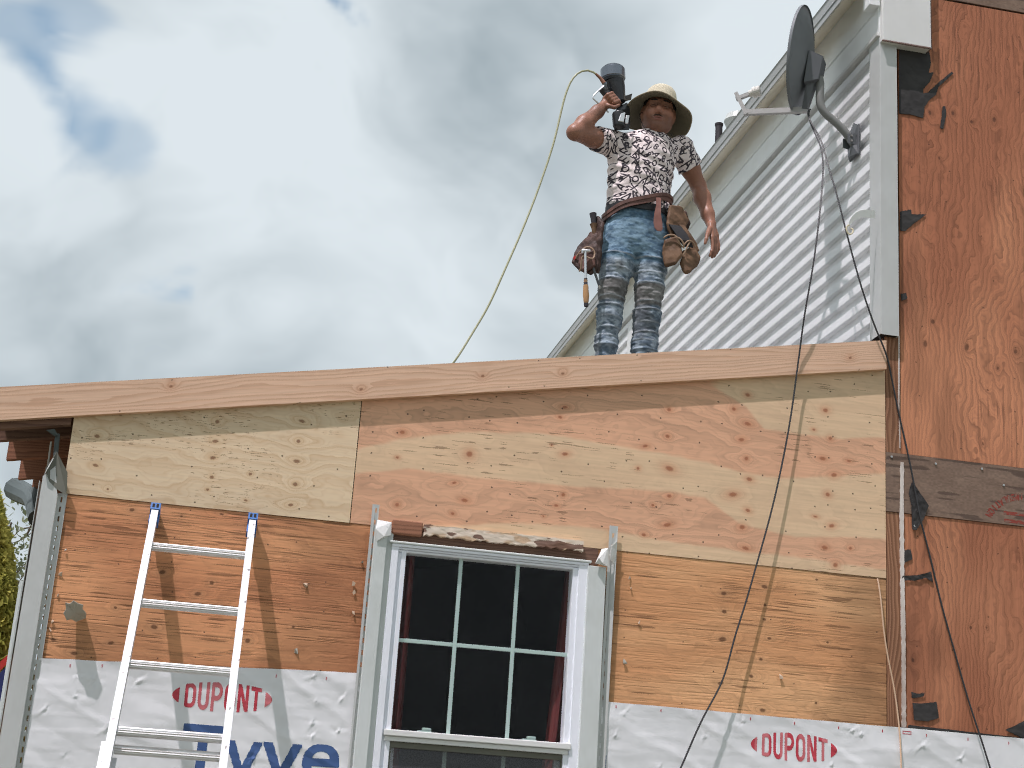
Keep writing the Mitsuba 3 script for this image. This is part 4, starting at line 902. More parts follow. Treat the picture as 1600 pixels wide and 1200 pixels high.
p5 = [at(1330, 582, -.004), at(1360, 585, -.004), at(1383, 588, -.006)]

# ------------------------------------------------------------------ extension ladder
LD = thing('extension_ladder', 'aluminium extension ladder with blue end caps leaning on the plywood wall', 'ladder')
TH = .607; st, ct = math.sin(TH), math.cos(TH)
lx, lz, lw, ldx = -.2919, .9922 + 1.6, .3703, -.0111; ly = -.03 - .21 * st
def lad(s, u, d=0.0):
    """s metres down the ladder from its first rung, u across, d out from the rungs' plane towards the viewer."""
    return np.array([lx + ldx * s + u, ly - s * st - d * ct, lz - s * ct + d * st])
def lbar(s0, s1, u0, u1, d0, d1): return hull([lad(s, u, d) for s in (s0, s1) for u in (u0, u1) for d in (d0, d1)])
LMAX = (lz - .02) / ct
rl = .028
for sgn, u in ((-1, 0.0), (1, lw)):
    o = (u - rl if sgn < 0 else u); s0 = -.195
    put(LD + '__rail', cat(lbar(s0, 2.6, o, o + rl, .024, .028), lbar(s0, 2.6, o, o + rl, -.030, -.026), lbar(s0, 2.6, (o if sgn > 0 else o + rl - .003), (o + .003 if sgn > 0 else o + rl), -.026, .024)), 'aluminium_rail')
    ob = o - .010 if sgn < 0 else o + .004
    cp = put(LD + '__end_cap', cat(lbar(s0 - .024, s0 + .055, o - .006, o + rl + .006, -.034, -.0), lbar(s0 - .024, s0 + .012, o - .006, o + rl + .006, 0, .032)), 'blue_plastic'); labels[cp] = {'label': 'blue plastic end cap on the ladder rail'}
    for q in (-1, 1): put(cp + '__hole', lbar(s0 - .018, s0 + .004, o + rl / 2 + q * .008 - .005, o + rl / 2 + q * .008 + .005, .0318, .0326), 'dark_gap')
    b0 = .985 if sgn < 0 else 1.2
    xo = -.013 if sgn < 0 else .013
    put(LD + '__base_rail', cat(lbar(b0, LMAX, o + xo - .004, o + xo + rl + .004, -.033, -.031) if 0 else lbar(b0, LMAX, (o - .014 if sgn < 0 else o + rl + .001), (o - .001 if sgn < 0 else o + rl + .014), -.06, .0275), lbar(b0, LMAX, o - .014, o + rl + .014, -.064, -.0605)), 'aluminium_rail')
rp = []
for k in range(28):
    a = 2 * math.pi * k / 28; r = .0165 * (1 + (.06 if k % 2 else -.06)); rp.append((r * math.cos(a) * 1.12, r * math.sin(a)))
def rung(s, d):
    m = prism_x(rp, 0, lw); v = m.vertices; c = lad(s, 0, d); v = v * [1, 1, 1]; v[:, 0] += c[0]; v[:, 1] += c[1]; v[:, 2] += c[2]; m.vertices = v; return m
for k in range(8): put(LD + '__rung', rung(.3048 * k, 0), 'aluminium_rung')
for k in range(8):
    s = .3048 * (3 + k) + .045
    if s < LMAX: put(LD + '__rung', rung(s, -.047), 'aluminium_rung')

# ------------------------------------------------------------------ trees and what stands at the left edge
def leaves(pts, size, rng, tilt=1.0):
    n = len(pts); a = rng.normal(size=(n, 3)); a /= np.linalg.norm(a, axis=1, keepdims=True); b = np.cross(a, rng.normal(size=(n, 3))); b /= np.linalg.norm(b, axis=1, keepdims=True)
    s = size * (.6 + .8 * rng.random((n, 1)))
    v = np.stack([pts - a * s, pts + b * s * .45, pts + a * s, pts - b * s * .45], 1).reshape(-1, 3); k = np.arange(n)[:, None] * 4
    return trimesh.Trimesh(v, np.vstack([k + [0, 1, 2], k + [0, 2, 3]]), process=False)
def branches(base, h, rng, spread, nlimb, r0, upward=.7):
    out, tips = [], []
    trunk = spline([base, base + [.05 * h * rng.normal() * .4, .03, h * .35], base + [.06 * h * rng.normal() * .4, .05, h * .7], base + [0, 0, h * .95]], 6)
    out.append(tube(trunk, np.linspace(r0, r0 * .15, len(trunk)), 7)); tips += list(trunk[8:])
    for i in range(nlimb):
        t = .18 + .8 * rng.random(); p = trunk[int(t * (len(trunk) - 1))]; a = rng.random() * 6.283; L = spread * (1.1 - .7 * t) * (.6 + .6 * rng.random())
        d = np.array([math.cos(a), math.sin(a), upward * (.5 + rng.random())]); d /= np.linalg.norm(d)
        q = spline([p, p + d * L * .5 + rng.normal(size=3) * .05 * L, p + d * L + [0, 0, .12 * L]], 5); out.append(tube(q, np.linspace(r0 * .35 * (1.1 - t), .006, len(q)), 5)); tips += list(q[3:])
        for j in range(5):
            p2 = q[rng.integers(3, len(q))]; d2 = d + rng.normal(size=3) * .6; d2 /= np.linalg.norm(d2); e = p2 + d2 * L * .35; out.append(tube([p2, (p2 + e) / 2 + rng.normal(size=3) * .02, e], [.010, .007, .004], 4)); tips += [p2 * (1 - u) + e * u for u in (.3, .6, .8, 1.)]
    return cat(*out), np.array(tips)
def tree(name, text, base, h, spread, seed, nleaf, lsize, mleaf, shape, nlimb=40, r0=.12, cl=.16):
    rng = np.random.default_rng(seed); k = thing(name, text, 'tree'); wood, tips = branches(np.array(base, float), h, rng, spread, nlimb, r0)
    put(k + '__trunk', wood, 'bark')
    c = tips[rng.integers(0, len(tips), nleaf)] + rng.normal(size=(nleaf, 3)) * cl
    if shape == 'cone':
        z = rng.random(nleaf) ** .7 * h * .97 + .05; a = rng.random(nleaf) * 6.283; rr = spread * (1 - z / (h * 1.02)) ** .5 * (.55 + .45 * np.sqrt(rng.random(nleaf)))
        lump = .78 + .34 * meshkit.fbm(np.stack([np.cos(a) * 2.2, np.sin(a) * 2.2, z * 1.5], -1) + seed, 3, seed); rr *= lump; c = np.array(base) + np.stack([np.cos(a) * rr, np.sin(a) * rr, z], -1)
    put(k + '__crown', leaves(c, lsize, rng), mleaf)
    return k
b1 = at(-70, 1000, 5.2); tree('cedar_tree', 'dense golden-green evergreen tree behind the left corner post', (b1[0] - .1, 5.2, 0), at(0, 812, 5.2)[2] + .36, 1.0, 3, 70000, .034, 'leaf_gold', 'cone', 30, .09)
b2 = at(20, 900, 10.0); tree('thin_tree', 'thin pale tree with sparse fine leaves beyond the golden evergreen', (b2[0] - .1, 10.0, 0), at(20, 812, 10.)[2] + .2, 1.5, 8, 5200, .038, 'leaf_pale', 'open', 46, .07, .12)
fb = at(-14, 1040, 2.4)
FG = thing('garden_flag', 'red and blue garden flag at the left edge beneath the evergreen', 'flag')
q0 = [at(-30, 1062, 2.4), at(13.5, 1022, 2.4), at(14.5, 1034, 2.4), at(-28, 1076, 2.4)]
put(FG + '__red_stripe', thick(trimesh.Trimesh(np.array(q0), [[0, 1, 2], [0, 2, 3]], process=False), .003), 'flag_red'); put(FG + '__blue_field', thick(trimesh.Trimesh(np.array([at(-28, 1077, 2.4), at(10, 1042, 2.4), at(3, 1092, 2.4), at(-20, 1130, 2.4)]), [[0, 1, 2], [0, 2, 3]], process=False), .003), 'flag_blue')
fp0 = at(-16, 1062, 2.41); put(FG + '__pole', tube([[fp0[0], 2.42, 0], [fp0[0], 2.42, fp0[2] + .25]], .012, 8), 'dish_dark')
# ------------------------------------------------------------------ the man on the roof
def smin(a, b, k):
    h = np.clip(.5 + .5 * (b - a) / k, 0, 1); return b * (1 - h) + a * h - k * h * (1 - h)
def rc(p, a, b, ra, rb):
    a, b = np.asarray(a, float), np.asarray(b, float); ab = b - a; t = np.clip(((p - a) @ ab) / max(ab @ ab, 1e-12), 0, 1)
    return np.linalg.norm(p - a - t[:, None] * ab, axis=1) - (ra + (rb - ra) * t)
def chain(p, pts, rs, k=.015):
    d = rc(p, pts[0], pts[1], rs[0], rs[1])
    for i in range(1, len(pts) - 1): d = smin(d, rc(p, pts[i], pts[i + 1], rs[i], rs[i + 1]), k)
    return d
def ell(p, c, r):
    q = (p - np.asarray(c, float)) / np.asarray(r, float); k = np.linalg.norm(q, axis=1); return (k - 1) * min(r) * np.where(k > 1, 1.0, 1.0)
def loft(p, rows):
    """Elliptic sections at rising heights: rows of (centre, half width, half depth)."""
    rows = sorted(rows, key=lambda r: r[0][2]); z = np.array([r[0][2] for r in rows])
    I = lambda v: np.interp(p[:, 2], z, v); cx, cy = I([r[0][0] for r in rows]), I([r[0][1] for r in rows]); w, d_ = I([r[1] for r in rows]), I([r[2] for r in rows])
    k = np.sqrt(((p[:, 0] - cx) / w)**2 + ((p[:, 1] - cy) / d_)**2); d = (k - 1) * np.minimum(w, d_)
    return np.maximum(d, np.maximum(z[0] - p[:, 2], p[:, 2] - z[-1]))
def nets(f, lo, hi, h, blk=8):
    """Surface nets of f = 0, evaluated only in the blocks near the surface."""
    lo, hi = np.array(lo, float), np.array(hi, float); n = (np.ceil((hi - lo) / h / blk).astype(int)) * blk; nb = n // blk
    ax = [lo[k] + (np.arange(nb[k]) + .5) * blk * h for k in range(3)]; B = np.stack(np.meshgrid(*ax, indexing='ij'), -1).reshape(-1, 3); vb = f(B)
    val = np.repeat(np.repeat(np.repeat(vb.reshape(nb), blk, 0), blk, 1), blk, 2).astype(np.float32)
    act = np.argwhere((np.abs(vb) < blk * h * 1.25).reshape(nb)); o = np.stack(np.meshgrid(*[np.arange(blk)] * 3, indexing='ij'), -1).reshape(-1, 3)
    for c in np.array_split(act, max(1, len(act) * blk**3 // 400000)):
        idx = (c[:, None] * blk + o[None]).reshape(-1, 3); val[idx[:, 0], idx[:, 1], idx[:, 2]] = f(lo + (idx + .5) * h)
    s = val < 0; cs = np.zeros(np.array(s.shape) - 1, np.uint8)
    for a in (0, 1):
        for b in (0, 1):
            for c in (0, 1): cs += s[a:s.shape[0] - 1 + a, b:s.shape[1] - 1 + b, c:s.shape[2] - 1 + c]
    cells = np.argwhere((cs > 0) & (cs < 8)); vid = -np.ones(cs.shape, np.int32); vid[tuple(cells.T)] = np.arange(len(cells))
    P, cnt = np.zeros((len(cells), 3)), np.zeros(len(cells)); cor = [(a, b, c) for a in (0, 1) for b in (0, 1) for c in (0, 1)]
    V = {q: val[cells[:, 0] + q[0], cells[:, 1] + q[1], cells[:, 2] + q[2]] for q in cor}
    for q in cor:
        for k in range(3):
            if q[k]: continue
            r = list(q); r[k] = 1; r = tuple(r); a, b = V[q], V[r]; m = (a < 0) != (b < 0); t = np.where(m, a / np.where(m, a - b, 1), 0)
            e = np.array(q, float)[None] + t[:, None] * np.eye(3)[k]; P[m] += e[m]; cnt[m] += 1
    P = lo + (cells + P / cnt[:, None] + .5) * h; F = []
    for k in range(3):
        u, v = (k + 1) % 3, (k + 2) % 3; sl0, sl1 = [slice(None)] * 3, [slice(None)] * 3; sl0[k], sl1[k] = slice(0, -1), slice(1, None)
        a, b = s[tuple(sl0)], s[tuple(sl1)]; e = np.argwhere(a != b); e = e[(e[:, u] > 0) & (e[:, v] > 0) & (e[:, u] < cs.shape[u]) & (e[:, v] < cs.shape[v]) & (e[:, k] < cs.shape[k])]
        flip = a[tuple(e.T)]; q = []
        for du, dv in ((1, 1), (0, 1), (0, 0), (1, 0)):
            w = e.copy(); w[:, u] -= du; w[:, v] -= dv; q.append(vid[tuple(w.T)])
        q = np.stack(q, 1); q = np.where(flip[:, None], q, q[:, ::-1]); F += [q[:, [0, 1, 2]], q[:, [0, 2, 3]]]
    F = np.vstack(F); F = F[(F >= 0).all(1)]
    return trimesh.Trimesh(P, F, process=False)

YB = .46
A = at
PERSON = thing('person', 'man in wide-brimmed sun hat, printed white shirt and tool belt standing on the roof', 'person')
hc = A(1029, 176.5, YB - .02)
fwd = np.array([-.22, -.975, 0.]); fwd /= np.linalg.norm(fwd); hup = np.array([.11, -.03, 1.0]); hup /= np.linalg.norm(hup)
hrt = np.cross(fwd, hup); hrt /= np.linalg.norm(hrt); hup = np.cross(hrt, fwd)
if hrt[0] < 0: hrt = -hrt
HM = np.stack([hrt, fwd, hup])                      # rows: image right, forward, up
HS = 1.02
def H(x, y, z): return hc + HS * (x * hrt + y * fwd + z * hup)
nb_ = A(1019, 216, YB + .02)
Sr, Er, Wr = A(958, 224, YB), A(898, 207, .31), A(945, 164, .37)
Sl, El, Wl = A(1064, 232, YB + .01), A(1091, 290, YB + .07), A(1111, 350, YB - .02)
tors = [(A(998, 330, YB), .162, .114), (A(998, 300, YB), .157, .110), (A(1000, 275, YB), .163, .114), (A(1004, 248, YB), .173, .117), (A(1008, 231, YB), .168, .108), (A(1012, 219, YB), .140, .085), (A(1016, 210, YB), .080, .062)]
Kr, Kl = A(957, 452, YB - .03), A(1015, 452, YB - .03)
Hr, Hl = A(969, 372, YB), A(1016, 372, YB)
def down(p, x): q = p.copy(); q[0] = x; q[2] = roof_z(x) - .012; return q
Ar, Al = A(947, 540, YB), A(1007, 540, YB); Fr, Fl = down(Ar, Ar[0] - .004), down(Al, Al[0])
# the two hands: finger chains (points, radii)
kn = A(1115.5, 371, YB - .045)
hand_l = []
for i in range(4):
    y = YB - .085 + i * .020; L = (.92, 1.0, .96, .80)[i]
    root = A(1112.2 + i * 2.5, 371.5 - i * 1.2, y); m1 = A(1113.4 + i * 3.1, 371 + 14 * L, y - .006); m2 = A(1112.2 + i * 3.4, 371 + 23.5 * L, y - .012); tip = A(1109.2 + i * 3.5, 371 + 31 * L, y - .010)
    hand_l.append(([root, m1, m2, tip], [.0098, .0088, .0080, .0070]))
hand_l.append(([A(1109, 357, YB - .07), A(1105.5, 366, YB - .10), A(1103.5, 374, YB - .11), A(1101.8, 380, YB - .112)], [.0135, .0105, .0092, .0075]))
palm_l = [(A(1110, 352, YB - .055), A(1112.4, 371, YB - .080)), (A(1113, 352, YB - .015), A(1119.5, 368, YB - .025)), (A(1111.5, 352, YB - .035), A(1116, 370, YB - .055))]
gy = .375                                            # depth of the tool's grip
hand_r = []
for i in range(4):
    u = i / 3.0; bx_, by_ = 950 + 10 * u, 151.5 + 12 * u       # along the grip
    hand_r.append(([A(bx_ - 6, by_ + 3, gy - .005), A(bx_ + 0, by_ - 3.5, gy - .040), A(bx_ + 6.5, by_ - 6, gy - .038), A(bx_ + 8.5, by_ - 3, gy - .018)], [.0105, .0098, .0090, .0078]))
hand_r.append(([A(945, 162, gy - .01), A(952, 166, gy - .035), A(960, 168, gy - .040), A(967, 164, gy - .036)], [.014, .0115, .0100, .0080]))
palm_r = [(A(944, 161, gy), A(945.5, 154, gy - .012)), (A(946, 163, gy), A(954, 165, gy + .0)), (A(945, 162, gy), A(950, 159, gy - .008))]

def head_sdf(P):
    p = (P - hc) @ HM.T / HS
    d = ell(p, (0, -.018, .038), (.077, .096, .086)); d = smin(d, ell(p, (0, .018, -.03), (.067, .078, .088)), .03)
    chin = np.array([0, .056, -.100])
    for s in (-1, 1):
        d = smin(d, rc(p, (s * .050, .005, -.070), chin + [s * .012, 0, 0], .026, .024), .03)
        d = smin(d, rc(p, (s * .040, .055, -.032), (s * .046, .04, -.03), .028, .026), .03)
        d = smin(d, rc(p, (s * .012, .082, .020), (s * .046, .068, .020), .013, .012), .014)
        d = smin(d, rc(p, (s * .013, .094, -.043), (s * .011, .090, -.040), .0095, .010), .010)
    d = smin(d, rc(p, (0, .084, .006), (0, .110, -.037), .010, .0150), .014)
    for s in (-1, 1): d = -smin(-d, rc(p, (s * .028, .099, -.002), (s * .038, .094, -.002), .0145, .0145), .012)
    d = smin(d, rc(p, (-.025, .083, -.068), (.025, .083, -.068), .0065, .0065), .008); d = smin(d, rc(p, (-.017, .086, -.0795), (.017, .086, -.0795), .0075, .0075), .007)
    d = np.maximum(d, -rc(p, (-.027, .093, -.0742), (.027, .093, -.0742), .0024, .0024))
    for s in (-1, 1): d = smin(d, ell(p, (s * .079, -.004, -.012), (.011, .022, .033)), .012)
    return d * HS
def arm_sdf(p, side):
    if side: S, E, W, palm, hand = Sr, Er, Wr, palm_r, hand_r
    else: S, E, W, palm, hand = Sl, El, Wl, palm_l, hand_l
    m = E * .68 + W * .32
    d = chain(p, [S, S * .45 + E * .55, E], [.050, .049, .039], .02); d = smin(d, chain(p, [E, m, E * .25 + W * .75, W], [.038, .0425, .032, .0260], .02), .018)
    for a, b in palm: d = smin(d, rc(p, W * .3 + a * .7, b, .0165, .0135), .012)
    for pts, rs in hand: d = smin(d, chain(p, pts, rs, .004), .0045)
    return d
def leg_sdf(p, g=0.0):
    d = None
    for Hh, K, An, Ft, r in ((Hr, Kr, Ar, Fr, (.094, .082, .063, .057, .050)), (Hl, Kl, Al, Fl, (.092, .080, .066, .062, .060))):
        l = chain(p, [Hh, Hh * .45 + K * .55, K, K * .5 + An * .5, An, Ft + [0, 0, .06]], [r[0] + g, r[1] + g, r[2] + g, r[3] + g, r[4] + g, r[4] + g], .03); d = l if d is None else smin(d, l, .022)
    return d
hips = [(A(996, 405, YB), .110, .090), (A(994, 385, YB), .150, .108), (A(995, 360, YB), .156, .112), (A(997, 338, YB), .150, .108), (A(998, 328, YB), .140, .100)]
def body_sdf(p):
    d = smin(head_sdf(p), rc(p, H(0, -.012, -.06), nb_, .056, .060), .025)
    tb = loft(p, [(c, w - .014, t - .014) for c, w, t in tors]); d = smin(d, tb, .03)
    for s in (0, 1): d = smin(d, arm_sdf(p, s), .03)
    hb = smin(loft(p, [(c, w - .018, t - .018) for c, w, t in hips]), leg_sdf(p, -.016), .03)
    return smin(d, hb, .03)
lo_ = np.minimum.reduce([Er, Wr, Fr, hc]) - [.08, .20, .02]; hi_ = np.maximum.reduce([Wl, Fl, El, hc]) + [.10, .22, .16]; lo_[2] = roof_z(Fr[0]) - .01
put(PERSON + '__body', nets(body_sdf, lo_, hi_, .0038), 'skin', smooth=True)

def fold(p, sc, seed): return meshkit.fbm(p * np.array(sc), 3, seed) - .5
def shirt_sdf(p):
    d = loft(p, [(c + [0, 0, -.004 if i == 0 else 0], w, t) for i, (c, w, t) in enumerate(tors)])
    for S, E, f0, sg in ((Sr, Er, .42, 1), (Sl, El, .52, -1)):
        e = S + (E - S) * f0; ax = (E - S) / np.linalg.norm(E - S); sl = rc(p, S, e + ax * .03, .064, .062)
        sl = np.maximum(sl, (p - e) @ ax); d = smin(d, sl, .035)
    w = fold(p, (16, 11, 24), 3) * .012 + (.7 - np.abs(2 * meshkit.fbm(p * np.array([14, 10, 22.]), 3, 33) - 1)) * .006 + np.sin(p[:, 2] * 105 + p[:, 0] * 34 + 6 * fold(p, (7, 7, 9), 5)) * .0028 * np.clip(1.4 - np.abs(p[:, 2] - tors[2][0][2]) / .12, .25, 1.2)
    hem = np.clip((tors[1][0][2] - p[:, 2]) / .05, 0, 1); w = w + hem * (.006 * np.sin(p[:, 0] * 85 + p[:, 1] * 50))
    return d - .006 + w * .9
put(PERSON + '__shirt', nets(shirt_sdf, np.minimum(Sr, tors[0][0]) - [.16, .20, .05], np.maximum(Sl, tors[-1][0]) + [.12, .2, .08], .0042), 'shirt', smooth=True)
labels[PERSON + '__shirt'] = {'label': 'white short-sleeved shirt covered in black scrawled lettering'}
SEAM = [(408, .0045), (430, .003), (447, .0055), (463, .003), (474, .004), (486, .007), (505, .003), (520, .006), (533, .003), (547, .005)]
SEAMZ = [(A(985, py, YB)[2], a) for py, a in SEAM]
def jeans_sdf(p):
    d = smin(loft(p, hips), leg_sdf(p), .025)
    rib = 0
    zz = p[:, 2] + .010 * fold(p, (9, 9, 2), 4) + .05 * (np.abs(p[:, 0] - np.where(p[:, 0] < (Kr[0] + Kl[0]) / 2, Kr[0], Kl[0]))**1.5)
    for z, a in SEAMZ: rib = rib + a * .85 * np.exp(-((zz - z) / .0050)**2)
    low = np.clip((SEAMZ[0][0] + .02 - p[:, 2]) / .05, 0, 1)
    rdg = lambda sc, sd: 1 - np.abs(2 * meshkit.fbm(p * np.array(sc), 3, sd) - 1)
    w = fold(p, (11, 8, 20), 8) * .010 + (rdg((13, 9, 34), 12) - .7) * .012 * (.35 + .65 * low) + (rdg((34, 22, 60), 15) - .7) * .004
    d = d - rib + w - .003
    return np.maximum(d, -(p[:, 2] - (roof_z(0) + SL * p[:, 0] - .012 + .055)))
JE = put(PERSON + '__jeans', nets(jeans_sdf, np.minimum(Fr, hips[0][0]) - [.17, .2, .0], np.maximum(Fl, hips[-1][0]) + [.15, .2, .03], .0042), 'denim', smooth=True); labels[JE] = {'label': 'faded blue ribbed jeans with dirty knees'}
for Ft, An, sg in ((Fr, Ar, -1), (Fl, Al, 1)):
    toe = Ft + np.array([-.03 + .05 * sg, -.13, .036]); heel = Ft + np.array([0, .055, .036])
    def boot(p): return np.maximum(smin(smin(rc(p, heel, toe, .040, .038), rc(p, Ft + [0, .0, .05], Ft + [0, .0, .13], .045, .044), .03), rc(p, toe, toe + [0, -.01, -.005], .044, .04), .02), (roof_z(0) + SL * p[:, 0] - .0115) - p[:, 2])
    put(PERSON + '__boot', nets(boot, np.minimum(toe, heel) - [.08, .09, .06], np.maximum(toe, heel) + [.08, .08, .16], .006), 'boot_leather', smooth=True)
# face details
for s in (-1, 1):
    put(PERSON + '__eye', trimesh.creation.icosphere(2, .0115).apply_translation(H(s * .033, .0745, -.004)), 'eye_white', smooth=True)
    put(PERSON + '__iris', trimesh.creation.icosphere(2, .0052).apply_translation(H(s * .033, .0825, -.005)), 'eye_dark', smooth=True)
    put(PERSON + '__eyelid', cat(tube(spline([H(s * .019, .0835, -.002), H(s * .033, .0865, .0012), H(s * .047, .077, -.003)], 4), [.002, .003, .0038, .0042, .0044, .0042, .0036, .003, .002], 7), tube(spline([H(s * .020, .0825, -.008), H(s * .033, .0855, -.0100), H(s * .046, .076, -.008)], 4), [.002, .0025, .003, .0032, .0034, .0032, .003, .0025, .002], 7)), 'skin', smooth=True)
    put(PERSON + '__eyebrow', tube(spline([H(s * .014, .0945, .021), H(s * .034, .0885, .026), H(s * .052, .073, .021)], 4), [.003, .004, .0042, .0045, .0045, .004, .0035, .003, .002], 6), 'hair_dark')
put(PERSON + '__moustache', tube(spline([H(-.030, .080, -.068), H(-.014, .0945, -.0605), H(0, .0975, -.0585), H(.014, .0945, -.0605), H(.030, .080, -.068)], 4), [.0006, .001, .0014, .0018, .002, .002, .0018, .0016, .0018, .002, .002, .0018, .0014, .001, .0008, .0006, .0005], 6), 'hair_dark')
put(PERSON + '__lips', cat(tube(spline([H(-.027, .0830, -.0725), H(-.008, .0935, -.0690), H(.008, .0935, -.0690), H(.027, .0830, -.0725)], 4), [.001] + [.0030] * 11 + [.001], 6), tube(spline([H(-.023, .0855, -.077), H(0, .0950, -.0815), H(.023, .0855, -.077)], 5), [.001] + [.0042] * 9 + [.001], 6)), 'lips')
def hair_sdf(P):
    p = (P - hc) @ HM.T / HS; d = ell(p, (0, -.022, .034), (.0825, .1, .090)); d = smin(d, rc(p, (-.03, -.085, -.04), (.03, -.085, -.04), .03, .03), .03)
    return np.maximum(d, np.maximum(p[:, 1] - .052 + np.clip(.02 - p[:, 2], 0, 1) * 1.1, -(p[:, 2] + .055))) * HS
put(PERSON + '__hair', nets(hair_sdf, hc - .16, hc + .16, .005), 'hair_dark', smooth=True)
# sun hat: crown and a wide drooping brim, tipped back
hb0 = math.radians(5); hy, hz = math.cos(hb0) * fwd + math.sin(hb0) * hup, -math.sin(hb0) * fwd + math.cos(hb0) * hup; ho = H(0, -.010, .036)
na = 96; th = np.arange(na) * 2 * np.pi / na
def hat_ring(a, b, z): return ho + np.outer(a * np.cos(th), hrt) + np.outer(b * np.sin(th), hy) + np.outer(np.broadcast_to(z, th.shape), hz)
def brim_z(t):
    side, back, front = np.abs(np.cos(th))**2.2, np.clip(-np.sin(th), 0, 1), np.clip(np.sin(th), 0, 1)
    lft = np.clip(-np.cos(th), 0, 1); wob = .010 * np.sin(3 * th + 1.1) + .006 * np.sin(5 * th)
    return -.014 * t - t**1.5 * (.052 * side + .062 * back + .006 * front) + t**2 * wob
brim = [hat_ring(.086 + .088 * t, .102 + .072 * t, brim_z(t)) for t in np.linspace(0, 1, 10)]
def rings(R, close_top=False):
    n = len(R); v = np.vstack(R); f = []
    i, j = np.meshgrid(np.arange(n - 1), np.arange(na), indexing='ij'); j2 = (j + 1) % na; q = np.stack([i * na + j, i * na + j2, (i + 1) * na + j2, (i + 1) * na + j], -1).reshape(-1, 4); f = np.vstack([q[:, [0, 1, 2]], q[:, [0, 2, 3]]])
    if close_top: v = np.vstack([v, v[-na:].mean(0)]); jj = np.arange(na); f = np.vstack([f, np.stack([(n - 1) * na + jj, (n - 1) * na + (jj + 1) % na, jj * 0 + len(v) - 1], 1)])
    return trimesh.Trimesh(v, f, process=False)
HAT = PERSON + '__hat'; labels[HAT] = {'label': 'pale khaki sun hat with a wide drooping brim'}
put(HAT + '__crown', rings([hat_ring(.086, .102, .0), hat_ring(.085, .100, .03), hat_ring(.081, .096, .060), hat_ring(.075, .089, .082), hat_ring(.066, .079, .094), hat_ring(.052, .064, .100 + .004 * np.sin(2 * th)), hat_ring(.02, .025, .097)], True), 'hat_khaki', smooth=True)
put(HAT + '__brim', rings([r + hz * .0015 for r in brim]), 'hat_khaki', smooth=True); put(HAT + '__brim_lining', rings([r - hz * .0022 for r in brim]), 'hat_lining', smooth=True)
edge = np.vstack([brim[-1], brim[-1][:1]]); put(HAT + '__brim_edge', tube(edge, .0032, 6, caps=False), 'hat_edge', smooth=True)
put(HAT + '__band', rings([hat_ring(.0875, .1035, .004), hat_ring(.0872, .103, .022)]), 'hat_edge', smooth=True)
put(HAT + '__cord', tube(spline([H(-.07, .03, -.03), A(1012, 206, .36), A(1030, 214, .345), A(1048, 209, .36), A(1052, 214, .35), A(1063, 214, .345), A(1061, 219, .345), A(1051, 221, .345), A(1053, 225, .345)], 6), .0017, 5), 'hair_dark')

# tool belt
TB = PERSON + '__tool_belt'; labels[TB] = {'label': 'brown leather tool belt with pouches on both hips'}
zL, zR, xL, xR = A(940, 341, YB)[2], A(1050, 318, YB)[2], A(940, 341, YB)[0], A(1050, 318, YB)[0]
ph = np.linspace(0, 2 * np.pi, 81)
def belt(z_off, h, a, b, th_, zfun):
    out = []; c = A(996, 330, YB)
    P0 = np.stack([c[0] + a * np.cos(ph), c[1] + b * np.sin(ph)], 1); o = np.stack([np.cos(ph), np.sin(ph)], 1)
    zc = zfun(P0[:, 0]) + z_off + .004 * np.sin(ph * 5)
    v = []
    for dr_, dz in ((0, -h / 2), (th_, -h / 2), (th_, h / 2), (0, h / 2)): v.append(np.c_[P0 + o * dr_, zc + dz])
    v = np.stack(v, 1).reshape(-1, 3); f = []
    for i in range(80):
        for k in range(4): p, q = i * 4 + k, i * 4 + (k + 1) % 4; f += [[p, p + 4, q + 4], [p, q + 4, q]]
    return trimesh.Trimesh(v, f, process=False)
zt_ = lambda x: zL + (zR - zL) * (x - xL) / (xR - xL) + .012 * (1 - ((x - (xL + xR) / 2) / .17)**2)
put(TB + '__strap', belt(.0, .042, .172, .128, .006, zt_), 'leather_belt', smooth=30); put(TB + '__strap_tail', belt(.010, .018, .1785, .1345, .004, zt_), 'leather_belt', smooth=30)
put(PERSON + '__waist_belt', belt(0, .034, .160, .118, .005, lambda x: A(998, 335, YB)[2] + 0 * x), 'leather_black', smooth=30)
def strip(px, w, t, off=0.0):
    """A leather tongue hung along pixels (px, py, y)."""
    c = np.array([A(*q) for q in px]); v = []
    for p, ww in zip(c, w): v += [p + [-ww, -t, 0], p + [ww, -t, 0], p + [ww, t, 0], p + [-ww, t, 0]]
    f = [[0, 1, 2], [0, 2, 3]]; n = len(c)
    for i in range(n - 1):
        for k in range(4): p, q = i * 4 + k, i * 4 + (k + 1) % 4; f += [[p, p + 4, q + 4], [p, q + 4, q]]
    f += [[4 * n - 4, 4 * n - 2, 4 * n - 3], [4 * n - 4, 4 * n - 1, 4 * n - 2]]
    return trimesh.Trimesh(np.array(v), f, process=False)
put(TB + '__strap_end', strip([(1029, 309, .315), (1029, 322, .312), (1027.5, 335, .314), (1028, 348, .318), (1029, 357, .322), (1030, 361, .324)], [.012, .012, .017, .022, .020, .010], .003), 'leather_pink', smooth=30)
def blob(pts, r, seed, m, name, amp=.006, sq=.03):
    S = np.array([A(*q[:3]) for q in pts]); R = [q[3] if len(q) > 3 else r for q in pts]
    sph = trimesh.creation.icosphere(2, 1.0).vertices
    me = hull(np.vstack([s + sph * rr for s, rr in zip(S, R)])).subdivide_to_size(.009, max_iter=12); n = me.vertex_normals
    me.vertices = me.vertices + n * (amp * (meshkit.fbm(me.vertices * 28, 3, seed) - .5) * 2)[:, None]
    return put(name, me, m, smooth=True)
